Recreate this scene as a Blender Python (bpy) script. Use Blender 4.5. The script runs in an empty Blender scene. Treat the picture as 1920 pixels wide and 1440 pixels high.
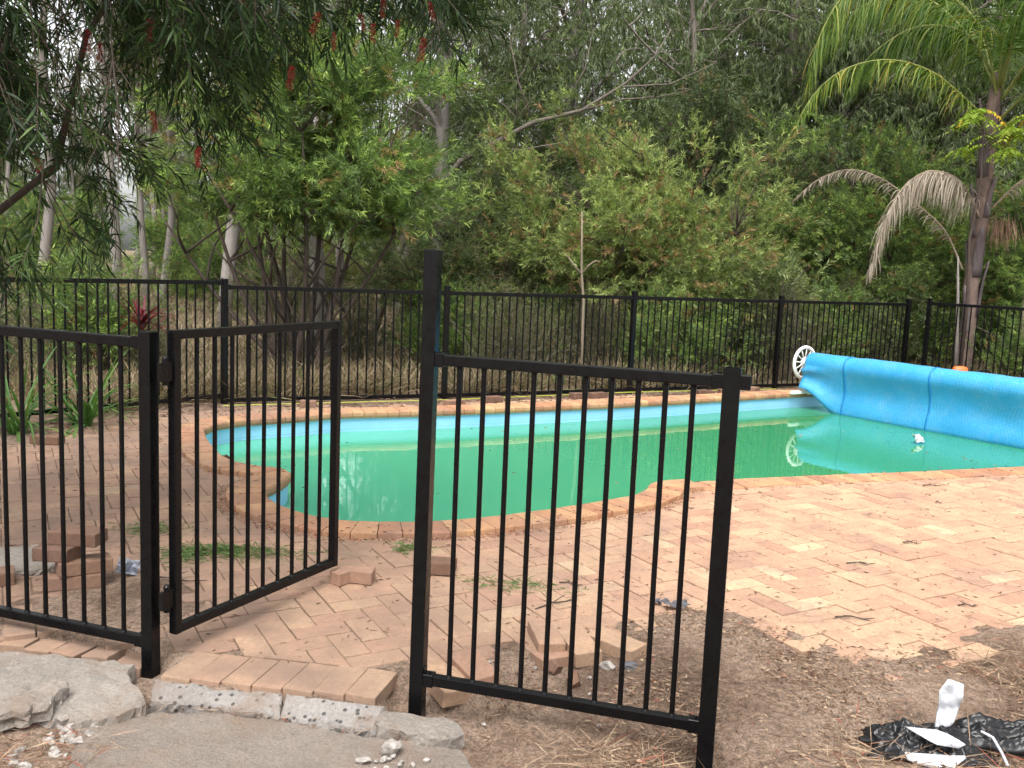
import bpy, bmesh, math, random
import numpy as np
from mathutils import Vector, Matrix, noise
from mathutils.geometry import delaunay_2d_cdt

random.seed(7)
rng = np.random.default_rng(11)
S = bpy.context.scene
C = S.collection
R = math.radians

# ------------------------------------------------------------------ camera, sky, sun, exposure
cd = bpy.data.cameras.new('camera')
cd.sensor_width = 36.0
cd.lens = 36.0 * 1750 / 1920
cd.clip_start = 0.05
cd.clip_end = 1500
cam = bpy.data.objects.new('camera', cd)
C.objects.link(cam)
cx = Vector((0.99911917, 0.00533955, 0.04162191))
cy = -Vector((0.041963, -0.12713203, -0.99099776))
cz = -Vector((0.0, 0.99187143, -0.12724411))
m4 = Matrix((cx, cy, cz)).transposed().to_4x4()
m4.translation = (0, 0, 1.55)
cam.matrix_world = m4
S.camera = cam

SUN_EL, SUN_AZ = R(62), R(192)          # azimuth clockwise from +Y
w = bpy.data.worlds.new('World')
S.world = w
w.use_nodes = True
nt = w.node_tree
sky = nt.nodes.new('ShaderNodeTexSky')
sky.sky_type = 'NISHITA'
sky.sun_disc = False
sky.sun_elevation = SUN_EL
sky.sun_rotation = SUN_AZ
sky.dust_density = 4.0
hs = nt.nodes.new('ShaderNodeHueSaturation')     # cloud cover: the same sky, nearly without its blue
hs.inputs['Saturation'].default_value = 0.12
nt.links.new(sky.outputs[0], hs.inputs['Color'])
nt.links.new(hs.outputs[0], nt.nodes['Background'].inputs[0])
nt.nodes['Background'].inputs[1].default_value = 0.15
sl = bpy.data.lights.new('sun', 'SUN')
sl.energy = 1.3
sl.angle = R(40)
sl.color = (1.0, 0.965, 0.92)
so = bpy.data.objects.new('sun', sl)
C.objects.link(so)
sd = Vector((math.sin(SUN_AZ) * math.cos(SUN_EL), math.cos(SUN_AZ) * math.cos(SUN_EL), math.sin(SUN_EL)))
so.rotation_euler = (-sd).to_track_quat('-Z', 'Y').to_euler()
S.view_settings.view_transform = 'Standard'
S.view_settings.look = 'None'
S.view_settings.exposure = 1.36
S.view_settings.gamma = 1.0
S.cycles.max_bounces = 4
S.cycles.diffuse_bounces = 3
S.cycles.glossy_bounces = 3
S.cycles.transmission_bounces = 3
S.cycles.transparent_max_bounces = 4
S.cycles.use_adaptive_sampling = True
S.cycles.adaptive_threshold = 0.03
try:
    S.cycles.use_denoising = True
    S.cycles.denoiser = 'OPENIMAGEDENOISE'
except Exception:
    pass

# ------------------------------------------------------------------ helpers: objects
def mesh_obj(name, me, mat=None, parent=None, loc=None, rot=None):
    o = bpy.data.objects.new(name, me)
    C.objects.link(o)
    if mat is not None and len(me.materials) == 0:
        me.materials.append(mat)
    if parent is not None:
        o.parent = parent
    if loc is not None:
        o.location = loc
    if rot is not None:
        o.rotation_euler = rot
    return o

def tag(o, label, cat, group=None):
    o['label'] = label
    o['category'] = cat
    if group:
        o['group'] = group
    return o

def empty(name, loc, label=None, cat=None, group=None, rz=0.0):
    o = bpy.data.objects.new(name, None)
    C.objects.link(o)
    o.location = loc
    o.rotation_euler = (0, 0, rz)
    o.empty_display_size = 0.05
    if label:
        tag(o, label, cat, group)
    return o

def struct(o):
    o['kind'] = 'structure'
    return o

def stuff(o):
    o['kind'] = 'stuff'
    return o

class MB:
    def __init__(s):
        s.v, s.f = [], []
    def add(s, v, f):
        k = len(s.v)
        s.v.extend([tuple(p) for p in v])
        s.f.extend([tuple(i + k for i in q) for q in f])
    def tube(s, pts, rad, n=6, caps=True):
        pts = [Vector(p) for p in pts]
        if not hasattr(rad, '__len__'):
            rad = [rad] * len(pts)
        vs, fs = [], []
        side = None
        for i, p in enumerate(pts):
            a = pts[max(i - 1, 0)]
            b = pts[min(i + 1, len(pts) - 1)]
            d = (b - a).normalized()
            if side is None:
                side = d.orthogonal().normalized()
            else:
                side = (side - d * side.dot(d))
                side = side.normalized() if side.length > 1e-5 else d.orthogonal().normalized()
            up = d.cross(side)
            for k in range(n):
                t = 2 * math.pi * k / n
                vs.append(p + (side * math.cos(t) + up * math.sin(t)) * rad[i])
        for i in range(len(pts) - 1):
            for k in range(n):
                fs.append((i * n + k, i * n + (k + 1) % n, (i + 1) * n + (k + 1) % n, (i + 1) * n + k))
        if caps:
            fs.append(tuple(reversed(range(n))))
            fs.append(tuple((len(pts) - 1) * n + k for k in range(n)))
        s.add(vs, fs)
    def box(s, c, d, x=None, y=None, z=None):
        c = Vector(c)
        x = Vector(x) if x is not None else Vector((1, 0, 0))
        z = Vector(z) if z is not None else Vector((0, 0, 1))
        y = Vector(y) if y is not None else z.cross(x)
        vs = [c + x * (a * d[0] / 2) + y * (b * d[1] / 2) + z * (e * d[2] / 2) for a in (-1, 1) for b in (-1, 1) for e in (-1, 1)]
        s.add(vs, [(0, 1, 3, 2), (4, 6, 7, 5), (0, 4, 5, 1), (2, 3, 7, 6), (0, 2, 6, 4), (1, 5, 7, 3)])
    def mesh(s, name, smooth=False, bevel=0.0, seg=1):
        me = bpy.data.meshes.new(name)
        me.from_pydata(s.v, [], s.f)
        if bevel:
            bm = bmesh.new()
            bm.from_mesh(me)
            bmesh.ops.bevel(bm, geom=bm.edges[:], offset=bevel, segments=seg, affect='EDGES', profile=0.6)
            bm.to_mesh(me)
            bm.free()
        if smooth:
            me.polygons.foreach_set('use_smooth', [True] * len(me.polygons))
        me.update()
        return me

def box_mesh(name, d, bevel=0.0, seg=1):
    b = MB()
    b.box((0, 0, 0), d)
    return b.mesh(name, False, bevel, seg)

def nz(x, y, z=0.0, sc=1.0):
    return noise.noise(Vector((x * sc, y * sc, z * sc)))

def sm(a, b, x):
    t = min(1.0, max(0.0, (x - a) / (b - a)))
    return t * t * (3 - 2 * t)

# ------------------------------------------------------------------ helpers: materials
def new_mat(name):
    m = bpy.data.materials.new(name)
    m.use_nodes = True
    t = m.node_tree
    return m, t, t.nodes['Principled BSDF']

def nd(t, kind, **kw):
    n = t.nodes.new(kind)
    for k, v in kw.items():
        if k in n.inputs:
            n.inputs[k].default_value = v
        else:
            setattr(n, k, v)
    return n

def tex_noise(t, scale, detail=4.0, rough=0.6, co=None):
    n = nd(t, 'ShaderNodeTexNoise')
    n.inputs['Scale'].default_value = scale
    n.inputs['Detail'].default_value = detail
    n.inputs['Roughness'].default_value = rough
    if co is not None:
        t.links.new(co, n.inputs['Vector'])
    return n.outputs['Fac']

def world_pos(t):
    return nd(t, 'ShaderNodeNewGeometry').outputs['Position']

def ramp(t, fac, stops, interp='LINEAR'):
    n = nd(t, 'ShaderNodeValToRGB')
    e = n.color_ramp.elements
    n.color_ramp.interpolation = interp
    while len(e) < len(stops):
        e.new(0.5)
    for i, (p, c) in enumerate(stops):
        e[i].position = p
        e[i].color = (c[0], c[1], c[2], 1) if hasattr(c, '__len__') else (c, c, c, 1)
    t.links.new(fac, n.inputs[0])
    return n.outputs[0]

def mix(t, fac, a, b, mode='MIX'):
    n = nd(t, 'ShaderNodeMix')
    n.data_type = 'RGBA'
    n.blend_type = mode
    for sock, v in ((n.inputs[0], fac), (n.inputs[6], a), (n.inputs[7], b)):
        if hasattr(v, 'links') or hasattr(v, 'is_linked'):
            t.links.new(v, sock)
        elif hasattr(v, '__len__'):
            sock.default_value = (v[0], v[1], v[2], 1)
        else:
            sock.default_value = v
    return n.outputs[2]

def mth(t, op, a, b=None):
    n = nd(t, 'ShaderNodeMath')
    n.operation = op
    for i, v in enumerate((a, b)):
        if v is None:
            continue
        if hasattr(v, 'is_linked'):
            t.links.new(v, n.inputs[i])
        else:
            n.inputs[i].default_value = v
    return n.outputs[0]

def bump(t, p, h, strength=0.3, dist=0.01):
    n = nd(t, 'ShaderNodeBump')
    n.inputs['Strength'].default_value = strength
    n.inputs['Distance'].default_value = dist
    t.links.new(h, n.inputs['Height'])
    t.links.new(n.outputs[0], p.inputs['Normal'])

def simple(name, col, rough=0.5, spec=0.5, metal=0.0, var=0.0, scale=20.0, bmp=0.0):
    m, t, p = new_mat(name)
    p.inputs['Roughness'].default_value = rough
    p.inputs['Specular IOR Level'].default_value = spec
    p.inputs['Metallic'].default_value = metal
    if var:
        f = tex_noise(t, scale, co=world_pos(t))
        c = ramp(t, f, [(0.3, [x * (1 - var) for x in col]), (0.7, [min(1, x * (1 + var)) for x in col])])
        t.links.new(c, p.inputs['Base Color'])
        if bmp:
            bump(t, p, f, bmp, 0.01)
    else:
        p.inputs['Base Color'].default_value = (*col, 1)
    return m

BRICK = [(0.0, (0.365, 0.208, 0.14)), (0.2, (0.41, 0.248, 0.164)), (0.6, (0.435, 0.275, 0.178)), (0.9, (0.45, 0.30, 0.19)), (1.0, (0.49, 0.365, 0.235))]

def mth_vec(t, v):
    n = nd(t, 'ShaderNodeVectorMath')
    n.operation = 'ADD'
    n.inputs[1].default_value = (13.7, 4.1, 8.8)
    t.links.new(v, n.inputs[0])
    return n.outputs[0]

def paver_mat(name, per_island, dirty=1.0, cols=BRICK):
    m, t, p = new_mat(name)
    pos = world_pos(t)
    if per_island:
        r = nd(t, 'ShaderNodeNewGeometry').outputs['Random Per Island']
    else:
        r = nd(t, 'ShaderNodeObjectInfo').outputs['Random']
    base = ramp(t, r, cols)
    fine = tex_noise(t, 55, 5, 0.7, pos)
    base = mix(t, 1.0, base, ramp(t, fine, [(0.3, 0.74), (0.7, 1.14)]), 'MULTIPLY')
    base = mix(t, 1.0, base, ramp(t, tex_noise(t, 12, 6, 0.75, pos), [(0.3, 0.84), (0.7, 1.10)]), 'MULTIPLY')
    mid = tex_noise(t, 2.6, 6, 0.72, pos)
    stain = ramp(t, mid, [(0.48, 0.0), (0.70, 0.78)])
    base = mix(t, stain, base, (0.215, 0.128, 0.10))
    # trodden soil round the gate plus painted left-side shade, thinning towards the open deck
    sx = nd(t, 'ShaderNodeSeparateXYZ')
    t.links.new(pos, sx.inputs[0])
    lin = mth(t, 'ADD', mth(t, 'MULTIPLY', sx.outputs[0], 0.9), mth(t, 'MULTIPLY', sx.outputs[1], 0.30))
    mr = nd(t, 'ShaderNodeMapRange')
    mr.inputs[1].default_value = 3.0
    mr.inputs[2].default_value = 0.1
    mr.inputs[3].default_value = 0.0
    mr.inputs[4].default_value = 0.88 * dirty
    t.links.new(lin, mr.inputs[0])
    dn = ramp(t, tex_noise(t, 1.7, 7, 0.7, pos), [(0.35, 0.35), (0.62, 1.25)])
    dn = nd(t, 'ShaderNodeRGBToBW').outputs[0] if False else dn
    dm = mth(t, 'MULTIPLY', mr.outputs[0], dn)
    base = mix(t, dm, base, (0.185, 0.124, 0.092))
    scuff = ramp(t, tex_noise(t, 7.0, 8, 0.85, pos), [(0.55, 0.0), (0.70, 0.55)])
    base = mix(t, scuff, base, (0.165, 0.115, 0.095))
    pale = ramp(t, tex_noise(t, 9.0, 8, 0.85, mth_vec(t, pos)), [(0.60, 0.0), (0.78, 0.28)])
    base = mix(t, pale, base, (0.50, 0.42, 0.34))
    speck = ramp(t, tex_noise(t, 130, 2, 0.5, pos), [(0.66, 0.0), (0.72, 0.55)])
    base = mix(t, speck, base, (0.12, 0.07, 0.045))
    t.links.new(base, p.inputs['Base Color'])
    p.inputs['Roughness'].default_value = 0.88
    p.inputs['Specular IOR Level'].default_value = 0.25
    bump(t, p, fine, 0.35, 0.006)
    return m

def leaf_mat(name, stops, trans=0.35, rough=0.5, spec=0.3):
    m, t, p = new_mat(name)
    a = nd(t, 'ShaderNodeAttribute')
    a.attribute_name = 'tint'
    c = ramp(t, a.outputs['Fac'], stops)
    t.links.new(c, p.inputs['Base Color'])
    p.inputs['Roughness'].default_value = rough
    p.inputs['Specular IOR Level'].default_value = spec
    tr = nd(t, 'ShaderNodeBsdfTranslucent')
    t.links.new(mix(t, 1.0, c, (1.0, 1.15, 0.6), 'MULTIPLY'), tr.inputs[0])
    ms = nd(t, 'ShaderNodeMixShader')
    ms.inputs[0].default_value = trans
    t.links.new(p.outputs[0], ms.inputs[1])
    t.links.new(tr.outputs[0], ms.inputs[2])
    t.links.new(ms.outputs[0], t.nodes['Material Output'].inputs[0])
    return m

def bark_mat(name, c1, c2, scale=6.0, stretch=0.15):
    m, t, p = new_mat(name)
    mp = nd(t, 'ShaderNodeMapping')
    mp.inputs['Scale'].default_value = (1, 1, stretch)
    t.links.new(world_pos(t), mp.inputs[0])
    f = tex_noise(t, scale, 6, 0.7, mp.outputs[0])
    t.links.new(ramp(t, f, [(0.3, c1), (0.7, c2)]), p.inputs['Base Color'])
    p.inputs['Roughness'].default_value = 0.9
    bump(t, p, f, 0.6, 0.02)
    return m

M_PAV = paver_mat('paver', False)
M_PAVJ = paver_mat('paver_field', True)
M_COPE = paver_mat('coping', False, 0.55, [(0.0, (0.36, 0.17, 0.095)), (0.5, (0.44, 0.235, 0.125)), (1.0, (0.50, 0.30, 0.155))])
M_BRK = paver_mat('loose_brick_shaded', False, 0.15, [(0.0, (0.11, 0.062, 0.042)), (0.5, (0.175, 0.10, 0.066)), (1.0, (0.26, 0.155, 0.105))])  # dirt and the shadow over the stack are painted into these tones

def black_mat():
    m, t, p = new_mat('black_powder_coat')
    pos = world_pos(t)
    p.inputs['Base Color'].default_value = (0.003, 0.003, 0.0035, 1)
    t.links.new(ramp(t, tex_noise(t, 25, 4, 0.6, pos), [(0.3, 0.22), (0.7, 0.40)]), p.inputs['Roughness'])
    mp = nd(t, 'ShaderNodeMapping')
    mp.inputs['Scale'].default_value = (1, 1, 0.25)
    t.links.new(pos, mp.inputs[0])
    scr = ramp(t, tex_noise(t, 70, 4, 0.7, mp.outputs[0]), [(0.70, 0.0), (0.74, 0.35)])
    t.links.new(mix(t, scr, (0.003, 0.003, 0.0035), (0.10, 0.095, 0.09)), p.inputs['Base Color'])
    p.inputs['Specular IOR Level'].default_value = 0.22
    return m
M_BLACK = black_mat()

def ground_mat():
    m, t, p = new_mat('soil')
    pos = world_pos(t)
    a = tex_noise(t, 1.1, 6, 0.65, pos)
    b = tex_noise(t, 38, 6, 0.75, pos)
    c = ramp(t, a, [(0.34, (0.15, 0.10, 0.072)), (0.46, (0.25, 0.172, 0.124)), (0.57, (0.37, 0.268, 0.20)), (0.70, (0.43, 0.325, 0.245))])
    c = mix(t, 1.0, c, ramp(t, b, [(0.3, 0.4), (0.7, 1.4)]), 'MULTIPLY')
    c = mix(t, 1.0, c, ramp(t, tex_noise(t, 150, 3, 0.6, pos), [(0.35, 0.6), (0.65, 1.3)]), 'MULTIPLY')
    vor = nd(t, 'ShaderNodeTexVoronoi')
    vor.inputs['Scale'].default_value = 60
    t.links.new(pos, vor.inputs['Vector'])
    c = mix(t, ramp(t, vor.outputs['Distance'], [(0.12, 0.5), (0.2, 0.0)]), c, (0.22, 0.16, 0.11))
    sx = nd(t, 'ShaderNodeSeparateXYZ')
    t.links.new(pos, sx.inputs[0])
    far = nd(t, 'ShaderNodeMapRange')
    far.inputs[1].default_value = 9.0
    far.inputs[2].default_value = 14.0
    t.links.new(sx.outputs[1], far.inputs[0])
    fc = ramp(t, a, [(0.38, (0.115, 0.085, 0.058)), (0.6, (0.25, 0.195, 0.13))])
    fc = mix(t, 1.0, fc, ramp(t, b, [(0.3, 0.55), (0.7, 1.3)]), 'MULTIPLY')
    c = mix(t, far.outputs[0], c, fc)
    t.links.new(c, p.inputs['Base Color'])
    p.inputs['Roughness'].default_value = 0.97
    p.inputs['Specular IOR Level'].default_value = 0.1
    bump(t, p, mth(t, 'ADD', b, mth(t, 'MULTIPLY', a, 0.6)), 1.0, 0.035)
    return m
M_GROUND = ground_mat()

def concrete_mat(name, c1, c2, pits=True):
    m, t, p = new_mat(name)
    pos = world_pos(t)
    a = tex_noise(t, 3.6, 9, 0.78, pos)
    b = tex_noise(t, 70, 4, 0.7, pos)
    c = ramp(t, a, [(0.3, c1), (0.7, c2)])
    c = mix(t, 1.0, c, ramp(t, b, [(0.3, 0.78), (0.7, 1.14)]), 'MULTIPLY')
    g1 = ramp(t, tex_noise(t, 190, 2, 0.5, pos), [(0.66, 0.0), (0.74, 0.6)])
    c = mix(t, g1, c, (0.42, 0.38, 0.33))
    g2 = ramp(t, tex_noise(t, 24, 6, 0.8, pos), [(0.58, 0.0), (0.70, 0.5)])
    c = mix(t, g2, c, (0.11, 0.088, 0.07))
    if pits:
        vor = nd(t, 'ShaderNodeTexVoronoi')
        vor.inputs['Scale'].default_value = 34
        vor.inputs['Randomness'].default_value = 1.0
        t.links.new(pos, vor.inputs['Vector'])
        c = mix(t, ramp(t, vor.outputs['Distance'], [(0.22, 0.9), (0.30, 0.0)]), c, (0.055, 0.052, 0.05))
    soil = ramp(t, tex_noise(t, 4.2, 6, 0.75, pos), [(0.5, 0.0), (0.66, 0.75)])
    c = mix(t, soil, c, (0.215, 0.155, 0.115))
    t.links.new(c, p.inputs['Base Color'])
    p.inputs['Roughness'].default_value = 0.95
    p.inputs['Specular IOR Level'].default_value = 0.2
    bump(t, p, mth(t, 'ADD', mth(t, 'ADD', a, b), tex_noise(t, 24, 6, 0.8, pos)), 0.9, 0.014)
    return m
M_CONC = concrete_mat('concrete', (0.20, 0.175, 0.15), (0.33, 0.295, 0.26), False)
M_CONCA = concrete_mat('concrete_aggregate', (0.21, 0.19, 0.175), (0.32, 0.30, 0.28))
M_SLAB = concrete_mat('concrete_slab', (0.18, 0.15, 0.125), (0.27, 0.23, 0.195), False)
M_RUB = simple('rubble', (0.28, 0.255, 0.23), 0.95, 0.2, 0, 0.4, 45, 0.8)
M_DARKSTONE = simple('dark_stone', (0.085, 0.085, 0.095), 0.8, 0.3, 0, 0.4, 35, 0.6)

def water_mat():
    m, t, p = new_mat('pool_water')
    pos = world_pos(t)
    f = tex_noise(t, 0.5, 3, 0.5, pos)
    sx = nd(t, 'ShaderNodeSeparateXYZ')
    t.links.new(pos, sx.inputs[0])
    sh = nd(t, 'ShaderNodeMapRange')                       # paler murk over the shallow bay, with sky reflection painted into it
    sh.inputs[1].default_value = 2.6
    sh.inputs[2].default_value = -1.2
    t.links.new(mth(t, 'ADD', sx.outputs[0], mth(t, 'MULTIPLY', f, 1.2)), sh.inputs[0])
    t.links.new(mix(t, sh.outputs[0], (0.040, 0.245, 0.108), (0.080, 0.37, 0.225)), p.inputs['Base Color'])
    p.inputs['Roughness'].default_value = 0.015
    p.inputs['IOR'].default_value = 1.33
    p.inputs['Transmission Weight'].default_value = 0.10
    p.inputs['Specular IOR Level'].default_value = 0.5
    bump(t, p, tex_noise(t, 4.0, 3, 0.5, pos), 0.09, 0.01)
    return m
M_WATER = water_mat()

def shell_mat():
    m, t, p = new_mat('pool_liner')
    pos = world_pos(t)
    f = tex_noise(t, 2.0, 5, 0.6, pos)
    c = ramp(t, f, [(0.3, (0.22, 0.50, 0.74)), (0.7, (0.29, 0.58, 0.80))])
    sx = nd(t, 'ShaderNodeSeparateXYZ')
    t.links.new(pos, sx.inputs[0])
    # the scum line the water left on the liner
    z = mth(t, 'ADD', sx.outputs[2], mth(t, 'MULTIPLY', tex_noise(t, 14, 5, 0.7, pos), 0.02))
    band = ramp(t, mth(t, 'ADD', mth(t, 'MULTIPLY', z, 10.0), 2.0), [(0.60, 0.0), (0.66, 0.5), (0.72, 0.0)])
    c = mix(t, band, c, (0.16, 0.33, 0.36))
    t.links.new(c, p.inputs['Base Color'])
    p.inputs['Roughness'].default_value = 0.4
    return m
M_SHELL = shell_mat()

def cover_mat():
    m, t, p = new_mat('bubble_cover')
    tc = nd(t, 'ShaderNodeTexCoord')
    vor = nd(t, 'ShaderNodeTexVoronoi')
    vor.inputs['Scale'].default_value = 48
    vor.inputs['Randomness'].default_value = 0.15
    t.links.new(tc.outputs['Object'], vor.inputs['Vector'])
    f = tex_noise(t, 2.5, 4, 0.6, tc.outputs['Object'])
    c = ramp(t, f, [(0.3, (0.016, 0.27, 0.53)), (0.7, (0.055, 0.365, 0.62))])
    scuff = ramp(t, tex_noise(t, 6, 7, 0.8, tc.outputs['Object']), [(0.48, 0.0), (0.75, 0.5)])
    c = mix(t, scuff, c, (0.20, 0.36, 0.46))
    t.links.new(c, p.inputs['Base Color'])
    p.inputs['Roughness'].default_value = 0.38
    p.inputs['Sheen Weight'].default_value = 0.15
    bump(t, p, mth(t, 'ADD', vor.outputs['Distance'], mth(t, 'MULTIPLY', tex_noise(t, 9, 5, 0.6, tc.outputs['Object']), 1.2)), 0.5, 0.008)
    t.links.new(mix(t, ramp(t, vor.outputs['Distance'], [(0.25, 0.0), (0.55, 0.35)]), c, (0.002, 0.16, 0.40)), p.inputs['Base Color'])
    return m
M_COVER = cover_mat()
M_SEAM = simple('cover_seam', (0.008, 0.19, 0.46), 0.4)
M_WHITE = simple('white_plastic', (0.72, 0.72, 0.70), 0.4, 0.5, 0, 0.08, 9)
M_PAPER = simple('white_film', (0.47, 0.49, 0.52), 0.5, 0.4, 0, 0.25, 30)
M_BAG = simple('black_film', (0.008, 0.008, 0.009), 0.3, 0.35)
M_ORANGE = simple('orange_plastic', (0.62, 0.13, 0.025), 0.45, 0.5, 0, 0.15, 15)
M_STRING = simple('string_yellow', (0.45, 0.52, 0.06), 0.7)
M_CLEAR = simple('torn_pale_plastic', (0.27, 0.29, 0.34), 0.3, 0.5, 0, 0.2, 40)

BB = leaf_mat('bottlebrush_leaf', [(0.0, (0.035, 0.060, 0.025)), (0.35, (0.108, 0.165, 0.054)), (0.7, (0.23, 0.335, 0.085)), (0.9, (0.42, 0.53, 0.15)), (1.0, (0.28, 0.15, 0.07))], 0.42)
BB2 = leaf_mat('olive_bottlebrush_leaf', [(0.0, (0.055, 0.075, 0.03)), (0.35, (0.16, 0.205, 0.068)), (0.7, (0.31, 0.385, 0.12)), (0.88, (0.46, 0.52, 0.19)), (1.0, (0.29, 0.155, 0.085))], 0.42)
DARKU = leaf_mat('shaded_understorey_leaf', [(0.0, (0.022, 0.035, 0.016)), (0.35, (0.06, 0.085, 0.034)), (0.7, (0.12, 0.16, 0.058)), (0.9, (0.20, 0.24, 0.09)), (1.0, (0.17, 0.11, 0.06))])  # olive leaf colours darkened to paint in shade behind the front bushes
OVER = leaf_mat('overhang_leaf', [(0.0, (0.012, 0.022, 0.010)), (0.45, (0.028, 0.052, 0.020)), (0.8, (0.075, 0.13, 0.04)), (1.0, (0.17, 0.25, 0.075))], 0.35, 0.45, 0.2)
EUC = leaf_mat('eucalyptus_leaf', [(0.0, (0.042, 0.06, 0.03)), (0.5, (0.135, 0.175, 0.075)), (0.85, (0.25, 0.295, 0.125)), (1.0, (0.26, 0.26, 0.14))], 0.4)
SCRUB = leaf_mat('grey_scrub_leaf', [(0.0, (0.05, 0.05, 0.028)), (0.5, (0.125, 0.118, 0.062)), (1.0, (0.22, 0.19, 0.11))])
PALML = leaf_mat('palm_leaflet', [(0.0, (0.03, 0.075, 0.012)), (0.5, (0.09, 0.16, 0.022)), (0.85, (0.22, 0.26, 0.035)), (1.0, (0.34, 0.27, 0.06))])
PALMD = leaf_mat('dead_leaflet', [(0.0, (0.17, 0.135, 0.10)), (0.5, (0.28, 0.23, 0.18)), (1.0, (0.40, 0.345, 0.28))], 0.2)
SAPL = leaf_mat('sapling_leaflet', [(0.0, (0.15, 0.25, 0.03)), (0.6, (0.27, 0.37, 0.045)), (0.92, (0.40, 0.44, 0.06)), (1.0, (0.65, 0.40, 0.03))])
GRASS = leaf_mat('dry_grass', [(0.0, (0.09, 0.07, 0.045)), (0.5, (0.22, 0.165, 0.105)), (0.85, (0.35, 0.28, 0.185)), (1.0, (0.10, 0.14, 0.045))], 0.2, 0.8, 0.1)
STRAP = leaf_mat('strap_leaf', [(0.0, (0.03, 0.075, 0.02)), (0.6, (0.07, 0.15, 0.035)), (1.0, (0.16, 0.24, 0.06))])
REDL = leaf_mat('cordyline_leaf', [(0.0, (0.10, 0.012, 0.025)), (0.6, (0.11, 0.012, 0.022)), (1.0, (0.20, 0.025, 0.04))])
LITTER = leaf_mat('litter', [(0.0, (0.06, 0.036, 0.026)), (0.35, (0.15, 0.088, 0.06)), (0.6, (0.25, 0.17, 0.115)), (0.85, (0.36, 0.27, 0.18)), (1.0, (0.24, 0.075, 0.05))], 0.05, 0.85, 0.1)
REDF = leaf_mat('bottlebrush_flower', [(0.0, (0.16, 0.012, 0.014)), (1.0, (0.40, 0.04, 0.035))], 0.2)
CLIP = leaf_mat('cut_grass', [(0.0, (0.04, 0.085, 0.022)), (0.6, (0.10, 0.17, 0.045)), (1.0, (0.25, 0.24, 0.11))], 0.2)

BARK_BB = bark_mat('bottlebrush_bark', (0.026, 0.018, 0.014), (0.08, 0.056, 0.043), 22)
BARK_PALE = bark_mat('pale_gum_bark', (0.12, 0.105, 0.09), (0.27, 0.245, 0.225), 5)
BARK_GREY = bark_mat('grey_gum_bark', (0.085, 0.07, 0.058), (0.235, 0.20, 0.175), 8)
BARK_DEAD = bark_mat('dead_wood', (0.065, 0.053, 0.042), (0.16, 0.135, 0.11), 10)
BARK_STICK = bark_mat('bare_stem', (0.14, 0.11, 0.078), (0.25, 0.20, 0.145), 14)
BARK_PALM = bark_mat('palm_trunk', (0.06, 0.04, 0.034), (0.19, 0.13, 0.105), 7, 0.6)
BOOT = bark_mat('palm_sheath', (0.035, 0.028, 0.033), (0.16, 0.125, 0.12), 6, 0.3)

# ------------------------------------------------------------------ leaf meshes (numpy)
def unit(a):
    return a / np.maximum(np.linalg.norm(a, axis=1, keepdims=True), 1e-9)

def leaves(name, P, Dn, L, W, tint, mat, droop=0.0, wide=0.45):
    n = len(P)
    Dn = unit(Dn)
    rv = unit(rng.normal(size=(n, 3)))
    Sd = unit(np.cross(Dn, rv))
    L = np.broadcast_to(np.asarray(L, float), (n,))[:, None]
    W = np.broadcast_to(np.asarray(W, float), (n,))[:, None]
    mid = P + Dn * L * wide
    tip = P + Dn * L
    tip[:, 2] -= (L[:, 0] * droop)
    V = np.empty((n, 4, 3))
    V[:, 0] = P
    V[:, 1] = mid + Sd * W / 2
    V[:, 2] = tip
    V[:, 3] = mid - Sd * W / 2
    me = bpy.data.meshes.new(name)
    me.vertices.add(4 * n)
    me.vertices.foreach_set('co', V.ravel())
    me.loops.add(4 * n)
    me.loops.foreach_set('vertex_index', np.arange(4 * n, dtype=np.int32))
    me.polygons.add(n)
    me.polygons.foreach_set('loop_start', np.arange(0, 4 * n, 4, dtype=np.int32))
    at = me.attributes.new('tint', 'FLOAT', 'POINT')
    at.data.foreach_set('value', np.repeat(np.clip(tint, 0, 1), 4).astype(np.float32))
    me.update(calc_edges=True)
    me.materials.append(mat)
    return me

def twig_leaves(P0, D0, Ln, per, leaf_l, spread=0.9, start=0.1):
    """leaves set round straight twigs: twig starts P0, directions D0, lengths Ln"""
    n = len(P0)
    D0 = unit(D0)
    t = (np.arange(per) + rng.random((n, per))) / per
    t = start + (1 - start) * t
    pos = P0[:, None, :] + D0[:, None, :] * (t * Ln[:, None])[..., None]
    rad = rng.normal(size=(n, per, 3))
    rad -= (rad * D0[:, None, :]).sum(-1, keepdims=True) * D0[:, None, :]
    rad /= np.maximum(np.linalg.norm(rad, axis=-1, keepdims=True), 1e-6)
    ld = D0[:, None, :] * rng.uniform(0.5, 1.0, (n, per, 1)) + rad * spread * rng.uniform(0.5, 1.0, (n, per, 1))
    ll = leaf_l * rng.uniform(0.65, 1.25, (n, per))
    return pos.reshape(-1, 3), ld.reshape(-1, 3), ll.ravel(), t.ravel()

def curve_pts(a, b, sag=0.15, n=5, jit=0.05):
    a, b = Vector(a), Vector(b)
    L = (b - a).length
    out = []
    j = Vector((random.uniform(-1, 1), random.uniform(-1, 1), random.uniform(-1, 1))) * jit * L
    for i in range(n):
        t = i / (n - 1)
        out.append(a.lerp(b, t) + Vector((0, 0, 1)) * (math.sin(math.pi * t) * sag * L) + j * math.sin(math.pi * t))
    return out

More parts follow.
